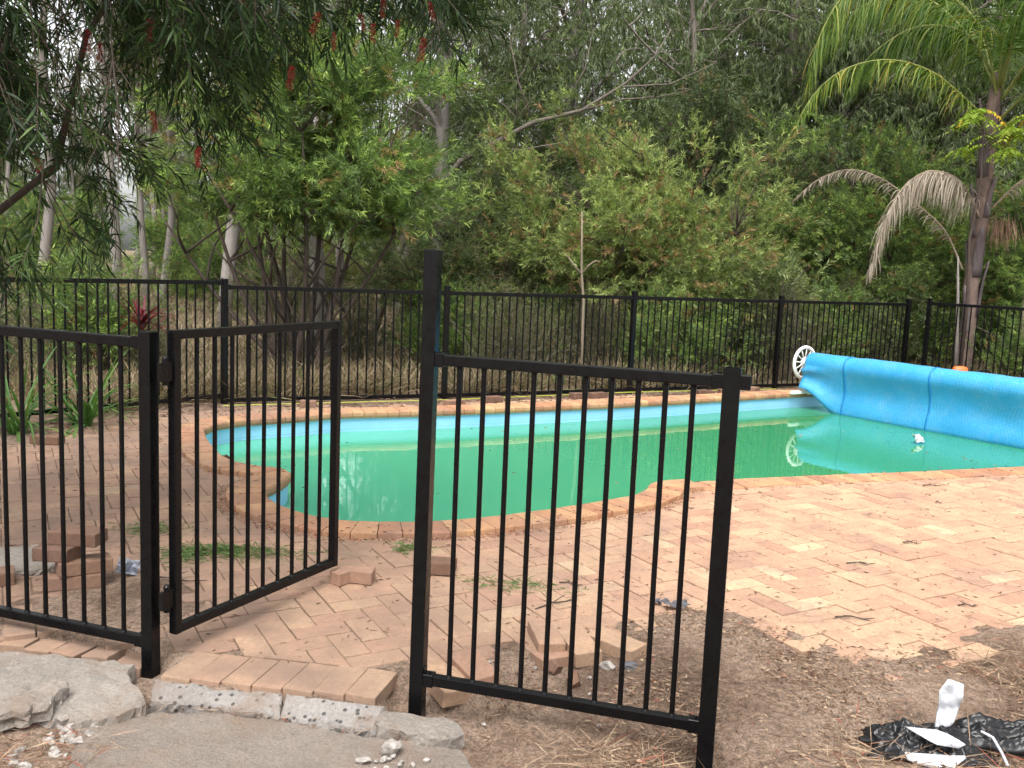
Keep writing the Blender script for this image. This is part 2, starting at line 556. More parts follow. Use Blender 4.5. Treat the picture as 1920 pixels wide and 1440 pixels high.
def crown_points(n, c, r, shell=0.55, low=-1.0, lump=0.35, seed=0, gap=-0.18):
    """points through an uneven ellipsoid crown, thinned by noise so that gaps stay"""
    out = []
    c, r = np.array(c), np.array(r)
    while len(out) < n:
        d = rng.normal(size=3)
        d /= np.linalg.norm(d)
        k = shell + (1 - shell) * rng.random() if rng.random() < 0.72 else rng.random()
        f = 1 + lump * noise.noise(Vector(d * 2.3) + Vector((seed * 7.1, 0, 0)))
        p = d * k * f
        if p[2] < low:
            continue
        q = c + p * r
        if noise.noise(Vector(q * 1.1) + Vector((seed * 3.3, 1, 2))) < gap:
            continue
        out.append(q)
    return np.array(out)

# ------------------------------------------------------------------ layout
L_POST = Vector((-1.344, 3.42, 0))
HINGE = Vector((-1.262, 3.425, 0))
GATE_END = Vector((-0.811, 4.32, 0))
TALL = Vector((-0.294, 3.20, 0))
R_POST = Vector((0.694, 2.93, 0))
FAR = [Vector(p) for p in ((-5.55, 6.32, 0), (-2.93, 9.42, 0), (-0.76, 10.40, 0), (1.47, 11.60, 0), (3.60, 12.72, 0), (5.80, 13.84, 0))]
FAR_R = [Vector((6.17, 13.98, 0)), Vector((7.75, 12.2, 0)), Vector((9.4, 10.4, 0))]

FRONT = [(-9, 4.6), (-4, 3.95), (-2.4, 3.66), (-1.3, 3.50), (-1.24, 3.235), (-0.44, 3.135), (-0.40, 3.36), (-0.08, 3.30), (0.10, 3.60), (0.45, 3.80), (0.72, 4.02), (0.95, 4.10), (1.15, 3.98), (1.4, 3.74), (1.6, 3.66), (2.05, 3.90), (2.4, 4.02), (4, 4.6), (8, 6.2), (14, 8)]
def front(x):
    for (a, ya), (b, yb) in zip(FRONT, FRONT[1:]):
        if x <= b:
            return ya + (yb - ya) * (x - a) / (b - a)
    return FRONT[-1][1]

OUT = [(-2.66, 7.92), (-2.50, 7.52), (-2.33, 7.18), (-2.16, 6.86), (-2.00, 6.68), (-1.84, 6.60), (-1.68, 6.57), (-1.545, 6.47), (-1.53, 6.32), (-1.545, 6.12), (-1.60, 5.93), (-1.53, 5.74), (-1.40, 5.55), (-1.24, 5.40), (-1.02, 5.285), (-0.77, 5.262), (-0.37, 5.345), (-0.16, 5.45), (0.17, 5.645), (0.52, 5.90), (0.86, 6.17), (0.985, 6.36), (1.02, 6.53), (1.12, 6.66), (1.54, 6.84), (1.9, 7.0), (2.55, 7.23), (3.24, 7.46), (4.43, 7.9), (6.72, 8.80), (4.42, 12.62), (3.95, 12.33), (2.88, 11.65), (1.3, 10.62), (0.24, 10.04), (-0.95, 9.40), (-1.67, 9.12), (-2.09, 8.74), (-2.45, 8.50), (-2.64, 8.22)]
def chaikin(p, keep):
    out = []
    n = len(p)
    for i in range(n):
        a, b = p[i], p[(i + 1) % n]
        if i in keep:
            out.append(a)
        else:
            out.append((a[0] * .85 + b[0] * .15, a[1] * .85 + b[1] * .15))
        if (i + 1) % n not in keep:
            out.append((a[0] * .15 + b[0] * .85, a[1] * .15 + b[1] * .85))
    return out
POOL = chaikin(OUT, {29, 30})
PN = np.array(POOL)
def pool_dist(x, y):
    """signed distance to the pool outline, negative inside"""
    p = np.array((x, y))
    a, b = PN, np.roll(PN, -1, axis=0)
    ab = b - a
    t = np.clip(((p - a) * ab).sum(1) / (ab * ab).sum(1), 0, 1)
    d = np.linalg.norm(a + ab * t[:, None] - p, axis=1).min()
    c = ((a[:, 1] > y) != (b[:, 1] > y))
    xs = a[:, 0] + (y - a[:, 1]) / np.where(np.abs(ab[:, 1]) < 1e-9, 1e-9, ab[:, 1]) * ab[:, 0]
    inside = (np.count_nonzero(c & (x < xs)) % 2) == 1
    return -d if inside else d

def far_line(x):
    pts = [(f.x, f.y) for f in FAR] + [(6.5, 13.6), (9.4, 10.4), (14, 6)]
    if x < pts[0][0]:
        return pts[0][1]
    for (a, ya), (b, yb) in zip(pts, pts[1:]):
        if x <= b:
            return ya + (yb - ya) * (x - a) / (b - a)
    return 6

def gz(x, y):
    s = y - front(x)
    n1, n2 = nz(x, y, 0.3, 2.3), nz(x, y, 4.0, 9.0)
    if y > far_line(x) - 0.35:
        e = sm(-0.35, 0.1, y - far_line(x))
        return -0.007 + e * (0.02 + 0.03 * n1) + 0.010 * n2 * e
    if x > 0.0:
        hump = math.exp(-((s + 0.02) / 0.13) ** 2) * (0.008 + 0.022 * n1 + 0.016 * n2) * sm(0.0, 0.5, x)
        outz = -0.004 - 0.03 * sm(-0.1, -0.9, s) + (0.010 + 0.020 * sm(0, -.5, s)) * n1 + 0.010 * n2 - 0.05 * sm(0.7, 0.0, x)
        outz -= 0.13 * math.exp(-((x - 0.70) / 0.13) ** 2 - ((y - 2.86) / 0.14) ** 2)
        return -0.007 * sm(-.1, .1, s) + outz * (1 - sm(-0.12, 0.05, s)) + hump
    if x > -1.27:
        outz = -0.10 + 0.02 * n1 + 0.01 * n2
        return outz + (-0.007 - outz) * sm(-0.06, 0.02, s) if s < 0.02 else -0.007
    outz = -0.075 + 0.02 * n1 + 0.015 * n2
    mud = 0.012 * math.exp(-((x + 1.75) / 0.42) ** 2 - ((y - 3.95) / 0.36) ** 2) * (1 + 1.2 * n1)
    return outz + (-0.007 + mud - outz) * sm(-0.06, 0.06, s)

# ------------------------------------------------------------------ ground sheet with the pool cut out
def build_ground():
    pts = []
    def grid(x0, x1, y0, y1, d, skip=None):
        nx, ny = int(round((x1 - x0) / d)), int(round((y1 - y0) / d))
        for i in range(nx + 1):
            for j in range(ny + 1):
                x, y = x0 + i * d, y0 + j * d
                if skip and skip[0] < x < skip[1] and skip[2] < y < skip[3]:
                    continue
                if abs(pool_dist(x, y)) < 0.04:
                    continue
                pts.append((x + random.uniform(-.1, .1) * d, y + random.uniform(-.1, .1) * d))
    A = (-2.6, 3.2, 2.0, 4.9)
    grid(A[0], A[1], A[2], A[3], 0.045)
    grid(-9, 12, 0, 18, 0.3, (A[0] - .1, A[1] + .1, A[2] - .1, A[3] + .1))
    for i in range(-20, 21):
        for j in range(-12, 41):
            x, y = i * 9.0, j * 9.0
            if not (-10 < x < 13 and -1 < y < 19):
                pts.append((x, y))
    for x in (-420, -300, 300, 420):
        for y in (-200, 0, 200, 420, 600):
            pts.append((x, y))
    for y in (480, 600):
        for x in (-200, -100, 0, 100, 200):
            pts.append((x, y))
    k = len(pts)
    m = len(POOL)
    allp = [Vector(p) for p in pts] + [Vector(p) for p in POOL]
    edges = [(k + i, k + (i + 1) % m) for i in range(m)]
    v, e, f, *_ = delaunay_2d_cdt(allp, edges, [], 0, 1e-5)
    vs = [(p.x, p.y, gz(p.x, p.y) if (abs(p.x) < 30 and -5 < p.y < 60) else 0.0) for p in v]
    fs = []
    for t in f:
        c = (v[t[0]] + v[t[1]] + v[t[2]]) / 3
        if pool_dist(c.x, c.y) > 0:
            fs.append(tuple(t))
    me = bpy.data.meshes.new('ground')
    me.from_pydata(vs, [], fs)
    me.polygons.foreach_set('use_smooth', [True] * len(me.polygons))
    me.update()
    struct(mesh_obj('ground', me, M_GROUND))
build_ground()

# ------------------------------------------------------------------ pool: shell, coping bricks, water
def build_pool():
    root = empty('swimming_pool', (0, 0, 0), 'green in-ground swimming pool with pale blue lining and brick coping', 'swimming pool')
    n = len(POOL)
    prof = [(0.012, -0.034), (0.010, -0.10), (0.012, -0.32), (-0.02, -0.9), (-0.25, -1.25)]
    # inset rings along averaged normals
    nor = []
    for i in range(n):
        a, b = Vector(POOL[i - 1]), Vector(POOL[(i + 1) % n])
        d = (b - a).normalized()
        nor.append(Vector((d.y, -d.x)))
    area = sum(POOL[i][0] * POOL[(i + 1) % n][1] - POOL[(i + 1) % n][0] * POOL[i][1] for i in range(n))
    sgn = 1.0 if area > 0 else -1.0
    b = MB()
    vs = []
    for off, z in prof:
        for i in range(n):
            q = Vector(POOL[i]) + nor[i] * sgn * off
            vs.append((q.x, q.y, z))
    fs = []
    for r in range(len(prof) - 1):
        for i in range(n):
            fs.append((r * n + i, r * n + (i + 1) % n, (r + 1) * n + (i + 1) % n, (r + 1) * n + i))
    fs.append(tuple((len(prof) - 1) * n + i for i in range(n)))
    b.add(vs, fs)
    mesh_obj('shell', b.mesh('shell'), M_SHELL, root)
    # entry step in the round bay
    st = MB()
    pts = [(-1.5, 5.95), (-1.42, 5.6), (-1.2, 5.40), (-0.95, 5.32), (-0.62, 5.31), (-0.4, 5.40), (-0.5, 5.60), (-0.9, 5.72), (-1.2, 5.85)]
    st.add([(x, y, -0.24) for x, y in pts] + [(x, y, -0.6) for x, y in pts], [tuple(range(9))] + [(i, (i + 1) % 9, 9 + (i + 1) % 9, 9 + i) for i in range(9)])
    mesh_obj('entry_step', st.mesh('entry_step'), M_SHELL, root)
    # coping, one brick after the other
    P = [Vector(p) for p in POOL] + [Vector(POOL[0])]
    cum = [0.0]
    for a, c in zip(P, P[1:]):
        cum.append(cum[-1] + (c - a).length)
    tot = cum[-1]
    def at(s):
        s %= tot
        for i in range(n):
            if s <= cum[i + 1]:
                return P[i].lerp(P[i + 1], (s - cum[i]) / max(1e-9, cum[i + 1] - cum[i]))
        return P[-1]
    def normal(s):
        d = (at(s + .14) - at(s - .14)).normalized()
        return Vector((d.y, -d.x)) * sgn
    cnt = int(tot / 0.119)
    st_ = tot / cnt
    for k in range(cnt):
        s0, s1 = k * st_ + 0.0022, (k + 1) * st_ - 0.0022
        p0, p1, n0, n1 = at(s0), at(s1), normal(s0), normal(s1)
        mid = (p0 + p1) / 2
        flush = mid.x > 1.35 and mid.y < 9.2
        top = (0.010 if flush else 0.036) + random.uniform(-.002, .002)
        dep = 0.232 + random.uniform(-.006, .006)
        prof2 = [(-0.012, -0.034), (-0.021, top - 0.045), (-0.020, top - 0.018), (-0.010, top - 0.004), (0.012, top), (dep - .004, top), (dep, top - .006), (dep, -0.025)]
        vs = []
        for p, nn in ((p0, n0), (p1, n1)):
            for o, z in prof2:
                q = p + nn * o
                vs.append((q.x - mid.x, q.y - mid.y, z))
        m = len(prof2)
        fs = [(i, (i + 1) % m, m + (i + 1) % m, m + i) for i in range(m)] + [tuple(reversed(range(m))), tuple(range(m, 2 * m))]
        me = bpy.data.meshes.new('coping_brick')
        me.from_pydata(vs, [], fs)
        mesh_obj('coping_brick', me, M_COPE, root, (mid.x, mid.y, 0))
    # water
    bm = bmesh.new()
    ring = [bm.verts.new((Vector(POOL[i]) + nor[i] * sgn * 0.011).to_tuple() + (-0.170,)) for i in range(n)]
    bm.faces.new(ring if area > 0 else list(reversed(ring)))
    bmesh.ops.triangulate(bm, faces=bm.faces[:])
    me = bpy.data.meshes.new('water')
    bm.to_mesh(me)
    bm.free()
    struct(mesh_obj('water', me, M_WATER))
build_pool()

# ------------------------------------------------------------------ paving: herringbone pavers, cut at the border course
PA = R(29.0)
PU, PV = Vector((math.cos(PA), math.sin(PA))), Vector((-math.sin(PA), math.cos(PA)))
PW = 0.1165
SOL = [Vector((-1.235, 3.245)), Vector((-0.44, 3.142))]          # front edge of the border course
SOLD = (SOL[1] - SOL[0]).normalized()
SOLN = Vector((-SOLD.y, SOLD.x))

def build_paving():
    root = empty('paving', (0, 0, 0))
    root['kind'] = 'structure'
    full = box_mesh('paver', (2 * PW - 0.0055, PW - 0.0055, 0.05), 0.003)
    full.materials.append(M_PAV)
    org = Vector((-0.873, 3.472))
    cells = []
    for i in range(-60, 90):
        for j in range(-70, 90):
            k = (i - j) % 4
            if k == 0:
                c = org + PU * ((i + 1) * PW) + PV * ((j + .5) * PW)
                ang = PA
            elif k == 3:
                c = org + PU * ((i + .5) * PW) + PV * ((j + 1) * PW)
                ang = PA + math.pi / 2
            else:
                continue
            x, y = c
            if not (-6.2 < x < 9.5 and 3.1 < y < 14):
                continue
            s = y - front(x)
            if s < (-0.10 if x > 0.2 else (0.03 if x < -0.42 else 0.06)):
                continue
            if y > far_line(x) - 0.16:
                continue
            if x < -3.9 and y > 7.0 + (x + 3.9) * 0.8:
                continue
            if x > 6.2 and y > 9.5:
                continue
            d = (c - SOL[0]).dot(SOLN)
            along = (c - SOL[0]).dot(SOLD)
            cut = None
            if -0.25 < along < 0.98 and x < -0.36:
                if d < 0.235 - 0.02:
                    continue
                if d < 0.235 + 0.13:
                    cut = True
            if pool_dist(x, y) < 0.135:
                continue
            dist = math.hypot(x, y)
            vis = abs(x / y) < 0.60
            cells.append((dist if vis else dist + 50, x, y, ang, cut))
    cells.sort()
    rest = MB()
    cutbase = SOL[0] + SOLN * 0.238
    for q, (dist, x, y, ang, cut) in enumerate(cells):
        g = 0.0
        tilt = (random.gauss(0, 0.009), random.gauss(0, 0.009))
        z = -0.025 + random.uniform(-.0035, .003)
        if q < 300:
            me = full
            if cut:
                bm = bmesh.new()
                bm.from_mesh(full)
                M = Matrix.Rotation(-ang, 3, 'Z')
                co = M @ Vector((cutbase.x - x, cutbase.y - y, 0))
                no = M @ Vector((SOLN.x, SOLN.y, 0))
                r = bmesh.ops.bisect_plane(bm, geom=bm.verts[:] + bm.edges[:] + bm.faces[:], plane_co=co, plane_no=no, clear_inner=True)
                es = [e for e in r['geom_cut'] if isinstance(e, bmesh.types.BMEdge)]
                if es:
                    bmesh.ops.contextual_create(bm, geom=es)
                if len(bm.faces) < 4:
                    bm.free()
                    continue
                me = bpy.data.meshes.new('paver_cut')
                bm.to_mesh(me)
                bm.free()
            mesh_obj('paver', me, M_PAV, root, (x, y, z), (tilt[0], tilt[1], ang))
        else:
            E3 = Matrix.Rotation(ang, 3, 'Z') @ Matrix.Rotation(tilt[0], 3, 'X') @ Matrix.Rotation(tilt[1], 3, 'Y')
            k = len(rest.v)
            l, ww, h, bv = PW - .0028, PW / 2 - .0028, 0.025, 0.003
            for zz, ins in ((-h, 0), (h - bv, 0), (h, bv)):
                for a, b in ((-1, -1), (1, -1), (1, 1), (-1, 1)):
                    p = E3 @ Vector((a * (l - ins), b * (ww - ins), zz))
                    rest.v.append((p.x + x, p.y + y, p.z + z))
            for r_ in (0, 4):
                for t in range(4):
                    rest.f.append((k + r_ + t, k + r_ + (t + 1) % 4, k + r_ + 4 + (t + 1) % 4, k + r_ + 4 + t))
            rest.f.append((k + 8, k + 9, k + 10, k + 11))
    stuff(mesh_obj('paver_field', rest.mesh('paver_field'), M_PAVJ, root))
    # border course of whole bricks at the gate threshold
    sb = box_mesh('border_paver', (0.1145, 0.229, 0.058), 0.004, 2)
    n = 7
    for k in range(n):
        c = SOL[0] + SOLD * (0.0585 + k * 0.1165) + SOLN * 0.117
        mesh_obj('border_paver', sb, M_PAV, root, (c.x, c.y, -0.026 + random.uniform(-.003, .003)),
                 (random.gauss(0, .012), random.gauss(0, .01), math.atan2(SOLD.y, SOLD.x) - 0.10 + random.gauss(0, .008)))
    # the course goes on, half buried, under the left fence panel
    for k in range(8):
        x = -1.42 - k * 0.124
        mesh_obj('border_paver', sb, M_PAV, root, (x, 3.515 - (x + 1.42) * 0.19, -0.055 - 0.02 * (k == 0) + random.uniform(-.008, .008)),
                 (random.gauss(-.05, .03), random.gauss(0, .04), -0.20 + random.gauss(0, .06)))
build_paving()

# ------------------------------------------------------------------ fences
def rail_box(b, a, c, h, d):
    a, c = Vector(a), Vector(c)
    x = (c - a)
    L = x.length
    x.normalize()
    y = Vector((0, 0, 1)).cross(x).normalized()
    b.box((a + c) / 2, (L, d, h), x, y, x.cross(y))

def rail_mesh(name, L, h, d, bev=0.004):
    return box_mesh(name, (L, d, h), bev, 2)

def fence_panel(a, c, z0, z1, nbar, label, near=False, group=None, ends=0.03, brackets=True, name='pool_fence', dz=0.0):
    a, c = Vector(a), Vector(c)
    d = c - a
    L = d.length
    rz = math.atan2(d.y, d.x)
    root = empty(name, ((a.x + c.x) / 2, (a.y + c.y) / 2, 0), label, 'fence', group, rz)
    rh = 0.038 if near else 0.042
    rd = 0.032 if near else 0.030
    l2 = L - 2 * ends
    slope = math.atan2(dz, L)
    mesh_obj('top_rail', rail_mesh('top_rail', l2, rh, rd), M_BLACK, root, (0, 0, z1 - rh / 2), (0, -slope, 0))
    mesh_obj('bottom_rail', rail_mesh('bottom_rail', l2, rh, rd), M_BLACK, root, (0, 0, z0 + rh / 2), (0, -slope, 0))
    t = MB()
    t.tube([(0, 0, z0 + rh - .002), (0, 0, z1 - rh + .002)], 0.0092 if near else 0.0098, 10 if near else 7, False)
    if near:
        t.tube([(0, 0, z0 + rh - .001), (0, 0, z0 + rh + .008)], [0.0135, 0.0095], 10, False)
        t.tube([(0, 0, z1 - rh - .008), (0, 0, z1 - rh + .001)], [0.0095, 0.0135], 10, False)
    bm = t.mesh('baluster', True)
    bm.materials.append(M_BLACK)
    for i in range(nbar):
        x = -l2 / 2 + (i + 1) * l2 / (nbar + 1)
        mesh_obj('baluster', bm, None, root, (x, 0, x * math.tan(slope)))
    if brackets:
        for sx in (-1, 1):
            for z in (z0 + rh / 2, z1 - rh / 2):
                k = MB()
                k.box((0, 0, 0), (0.04, rd + 0.008, rh + 0.008))
                k.box((-sx * -0.016, 0, rh * .5 + .012), (0.006, rd, 0.03))
                k.tube([(0.004, 0, rh / 2), (0.004, 0, rh / 2 + .012)], 0.006, 6)
                mesh_obj('bracket', k.mesh('bracket', False, 0.0015), M_BLACK, root, (sx * (l2 / 2 - 0.012), 0, z + sx * (l2 / 2) * math.tan(slope)))
    return root

def fence_post(p, h, label, wdt=0.05, rz=0.0, cap=True, group=None, below=0.12, hollow=False, lean=(0, 0)):
    root = empty('fence_post', (p[0], p[1], 0), label, 'fence post', group, rz)
    root.rotation_euler = (lean[0], lean[1], rz)
    b = MB()
    if hollow:
        o, i = wdt / 2, wdt / 2 - .004
        ring = lambda r, z: [(-r, -r, z), (r, -r, z), (r, r, z), (-r, r, z)]
        v = ring(o, -below) + ring(o, h) + ring(i, h) + ring(i, h - .12)
        f = []
        for q in range(3):
            for t in range(4):
                f.append((q * 4 + t, q * 4 + (t + 1) % 4, q * 4 + 4 + (t + 1) % 4, q * 4 + 4 + t))
        b.add(v, f)
        mesh_obj('post', b.mesh('post'), M_BLACK, root)
    else:
        b.box((0, 0, (h - below) / 2), (wdt, wdt, h + below))
        mesh_obj('post', b.mesh('post', False, 0.003, 2), M_BLACK, root)
    if cap:
        k = MB()
        k.box((0, 0, h + .006), (wdt + .006, wdt + .006, .016))
        mesh_obj('cap', k.mesh('cap', False, 0.004, 2), M_BLACK, root)
    return root

def build_near_fence():
    dl = (TALL - L_POST)
    aL = math.atan2((L_POST - Vector((-2.028, 3.64, 0))).y, (L_POST - Vector((-2.028, 3.64, 0))).x)
    fence_post(L_POST, 1.250, 'black square post carrying the gate hinges', rz=aL, below=0.25, cap=False)
    fence_post(TALL, 1.588, 'tallest black square post, standing on the latch side of the open gate', rz=math.atan2(-.27, .988), below=0.2, cap=False, lean=(0, R(0.35)))
    fence_post(R_POST, 1.255, 'black square post with open top in the foreground dirt on the right', 0.054, rz=math.atan2(-.27, .988), cap=False, hollow=True, below=0.4)
    e = Vector((-3.2, 4.015, 0))
    fence_panel(e, L_POST, 0.045, 1.232, 19, 'near black fence panel left of the gate, cut off by the picture edge', True, dz=-0.012)
    fence_panel(TALL, R_POST, 0.040, 1.232, 10, 'near black fence panel between the tallest post and the open-topped post', True, dz=-0.004)
    # stub of the next panel's bracket on the last post
    k = MB()
    k.box((0.042, 0, 1.212), (0.034, 0.04, 0.046))
    o = mesh_obj('bracket', k.mesh('bracket', False, 0.002), M_BLACK, [c for c in C.objects if c.get('label', '').startswith('black square post with open')][0])
    # the gate
    d = GATE_END - HINGE
    L = d.length
    rz = math.atan2(d.y, d.x)
    g = empty('pool_gate', (HINGE.x, HINGE.y, 0), 'black metal pool gate swung open towards the pool', 'gate', None, rz)
    z0, z1 = 0.088, 1.258
    st = box_mesh('stile', (0.032, 0.036, z1 - z0), 0.003, 2)
    mesh_obj('hinge_stile', st, M_BLACK, g, (0.016, 0, (z0 + z1) / 2))
    mesh_obj('latch_stile', st, M_BLACK, g, (L - 0.016, 0, (z0 + z1) / 2))
    rm = box_mesh('gate_rail', (L - 0.064, 0.034, 0.034), 0.003, 2)
    mesh_obj('top_rail', rm, M_BLACK, g, (L / 2, 0, z1 - 0.018))
    mesh_obj('bottom_rail', rm, M_BLACK, g, (L / 2, 0, z0 + 0.018))
    t = MB()
    t.tube([(0, 0, z0 + .033), (0, 0, z1 - .033)], 0.0092, 10, False)
    t.tube([(0, 0, z0 + .034), (0, 0, z0 + .042)], [0.0135, 0.0095], 10, False)
    bm = t.mesh('baluster', True)
    bm.materials.append(M_BLACK)
    for i in range(9):
        mesh_obj('baluster', bm, None, g, (0.032 + (i + 1) * (L - 0.064) / 10, 0, 0))
    for z in (0.235, 1.105):
        hm = MB()
        hm.tube([(-0.026, 0, z - .05), (-0.026, 0, z + .05)], 0.013, 12)
        hm.tube([(-0.026, 0, z + .05), (-0.026, 0, z + .056)], [0.013, 0.007], 12)
        hm.box((-0.012, 0, z), (0.026, 0.020, 0.07))
        hm.box((-0.045, -0.004, z), (0.03, 0.020, 0.07))
        mesh_obj('hinge', hm.mesh('hinge'), M_BLACK, g)
build_near_fence()

def build_far_fence():
    G1 = 'panels of the far fence behind the pool'
    pl = ['black fence post at the left corner of the far fence, where two panels step',
          'black far fence post seen beside the tallest near post', 'black far fence post right of the bare forked stem',
          'black far fence post left of the white reel wheel', 'black far fence post at the back corner beyond the rolled blue cover']
    al = ['black far fence panel on the left, running towards the picture edge', 'black far fence panel behind the open gate',
          'black far fence panel right of the tallest near post', 'black far fence panel above the middle of the pool, left of the reel',
          'black far fence panel directly behind the white reel wheel']
    dirs = []
    for i, (a, c) in enumerate(zip(FAR, FAR[1:])):
        d = c - a
        dirs.append(math.atan2(d.y, d.x))
        up = 0.045 if i == 0 else 0.0
        n = max(6, int(round(d.length / 0.099)) - 1)
        fence_panel(a, c, 0.032 + up, 1.222 + up, n, al[i], False, G1, 0.03, True)
    for i in range(1, 6):
        fence_post(FAR[i], 1.27, pl[i - 1], 0.056, dirs[i - 1], group='posts of the far fence')
    fence_post(FAR_R[0], 1.29, 'black fence post starting the right-hand run near the palm', 0.056, R(-48), group='posts of the far fence')
    fence_post(FAR_R[1], 1.25, 'black fence post of the right-hand run behind the rolled cover', 0.056, R(-48), group='posts of the far fence')
    fence_panel(FAR_R[0], FAR_R[1], 0.05, 1.25, 23, 'black fence panel in front of the palm trunk, running forward on the right', False, G1)
    fence_panel(FAR_R[1], FAR_R[2], 0.05, 1.25, 23, 'black fence panel beyond the right end of the rolled cover', False, G1)
build_far_fence()

# ------------------------------------------------------------------ bush: bottlebrushes, gums, scrub
def tubes_obj(name, list_pts, mat, parent, n=6):
    b = MB()
    for pts, rad in list_pts:
        b.tube(pts, rad, n, True)
    o = mesh_obj(name, b.mesh(name, True), mat, parent)
    if name == 'branches':
        stuff(o)
    return o

def taper(n, r0, r1):
    return [r0 + (r1 - r0) * i / (n - 1) for i in range(n)]

def bush_crown(name, clumps, ctr, per_clump, per_twig, twig_len, leaf_l, leaf_w, mat, up=0.35, droop=0.1, tipc=0.35, spread=0.8, base_t=0.36, rust=.03):
    ctr = np.array(ctr)
    k = len(clumps)
    P0 = np.repeat(clumps, per_clump, axis=0)
    outd = unit(P0 - ctr)
    D0 = outd * 0.7 + rng.normal(size=P0.shape) * 0.65
    D0[:, 2] += up
    P0 = P0 + rng.normal(size=P0.shape) * twig_len * 0.38
    Ln = twig_len * rng.uniform(0.5, 1.3, len(P0))
    pos, ld, ll, t = twig_leaves(P0, D0, Ln, per_twig, leaf_l, spread)
    ct = np.repeat(rng.normal(0, 0.10, k), per_clump * per_twig)
    fresh = np.repeat((rng.random(len(P0)) < tipc), per_twig)
    tint = base_t + ct + rng.normal(0, 0.10, len(pos)) + fresh * (t > 0.55) * rng.uniform(0.25, 0.5, len(pos))
    rr_ = np.repeat((rng.random(len(P0)) < rust), per_twig)
    tint = np.where(rr_, 0.99, np.clip(tint, 0, 0.9))
    return leaves(name, pos, ld, ll, leaf_w, tint, mat, droop), P0, unit(D0), Ln

def branches_to(nodes, clumps, r0=0.018, r1=0.003, sag=0.06, frac=1.0):
    out = []
    nodes = np.array(nodes)
    for c in clumps:
        if random.random() > frac:
            continue
        below = nodes[nodes[:, 2] < c[2] + 0.05]
        src = below if len(below) else nodes
        d = np.linalg.norm(src - c, axis=1) * (1 + 0.5 * rng.random(len(src)))
        a = src[int(d.argmin())]
        out.append((curve_pts(a, c, sag, 5, 0.12), taper(5, r0, r1)))
    return out

def flower_mesh():
    n = 150
    t = rng.random(n)
    P = np.stack([np.zeros(n), np.zeros(n), -0.085 * t], 1)
    a = rng.random(n) * 6.28
    Dn = np.stack([np.cos(a), np.sin(a), rng.normal(-0.35, 0.25, n)], 1)
    return leaves('flower', P, Dn, rng.uniform(.014, .026, n), 0.0028, rng.random(n), REDF)
FLOWER = flower_mesh()

def multi_stem_bush(name, base, stems, ctr, rad, n_clump, label, mat, low, per_clump=16, per_twig=22, leaf_l=0.085, leaf_w=0.012, seed=1, tipc=0.3, base_t=0.36, flowers=0, group=None, twig=0.27, stem_r=0.045, lump=0.5, gap=-0.06, rust=.05):
    root = empty(name, base, label, 'tree', group)
    B = Vector(base)
    nodes, tl = [], []
    for (dx, dy, top) in stems:
        a = Vector((random.uniform(-.18, .18), random.uniform(-.15, .15), -0.15))
        e = Vector((dx, dy, top))
        pts = curve_pts(a, e, -0.05, 7, 0.06)
        tl.append((pts, taper(7, stem_r * random.uniform(.7, 1.1), stem_r * .25)))
        for p in pts[2:]:
            nodes.append(tuple(p))
        for q in range(3):
            s = pts[random.randint(2, 5)]
            e2 = s + Vector((random.uniform(-.8, .8), random.uniform(-.6, .6), random.uniform(.3, .9)))
            p2 = curve_pts(s, e2, 0.04, 5, 0.08)
            tl.append((p2, taper(5, stem_r * .4, stem_r * .12)))
            for p in p2[1:]:
                nodes.append(tuple(p))
    clumps = crown_points(n_clump, ctr, rad, 0.5, low, lump, seed, gap)
    tubes_obj('trunk', tl, BARK_BB, root, 7)
    tubes_obj('branches', branches_to(nodes, clumps, 0.013, 0.003, 0.05, 0.8), BARK_BB, root, 4)
    me, P0, D0, Ln = bush_crown('crown', clumps, ctr, per_clump, per_twig, twig, leaf_l, leaf_w, mat, tipc=tipc, base_t=base_t, rust=rust)
    mesh_obj('crown', me, None, root)
    idx = rng.choice(len(P0), flowers, replace=False) if flowers else []
    for i in idx:
        p = P0[i] + D0[i] * Ln[i]
        mesh_obj('flower', FLOWER, None, root, tuple(p), (random.uniform(-.6, .6), random.uniform(-.6, .6), random.uniform(0, 6)))
    return root

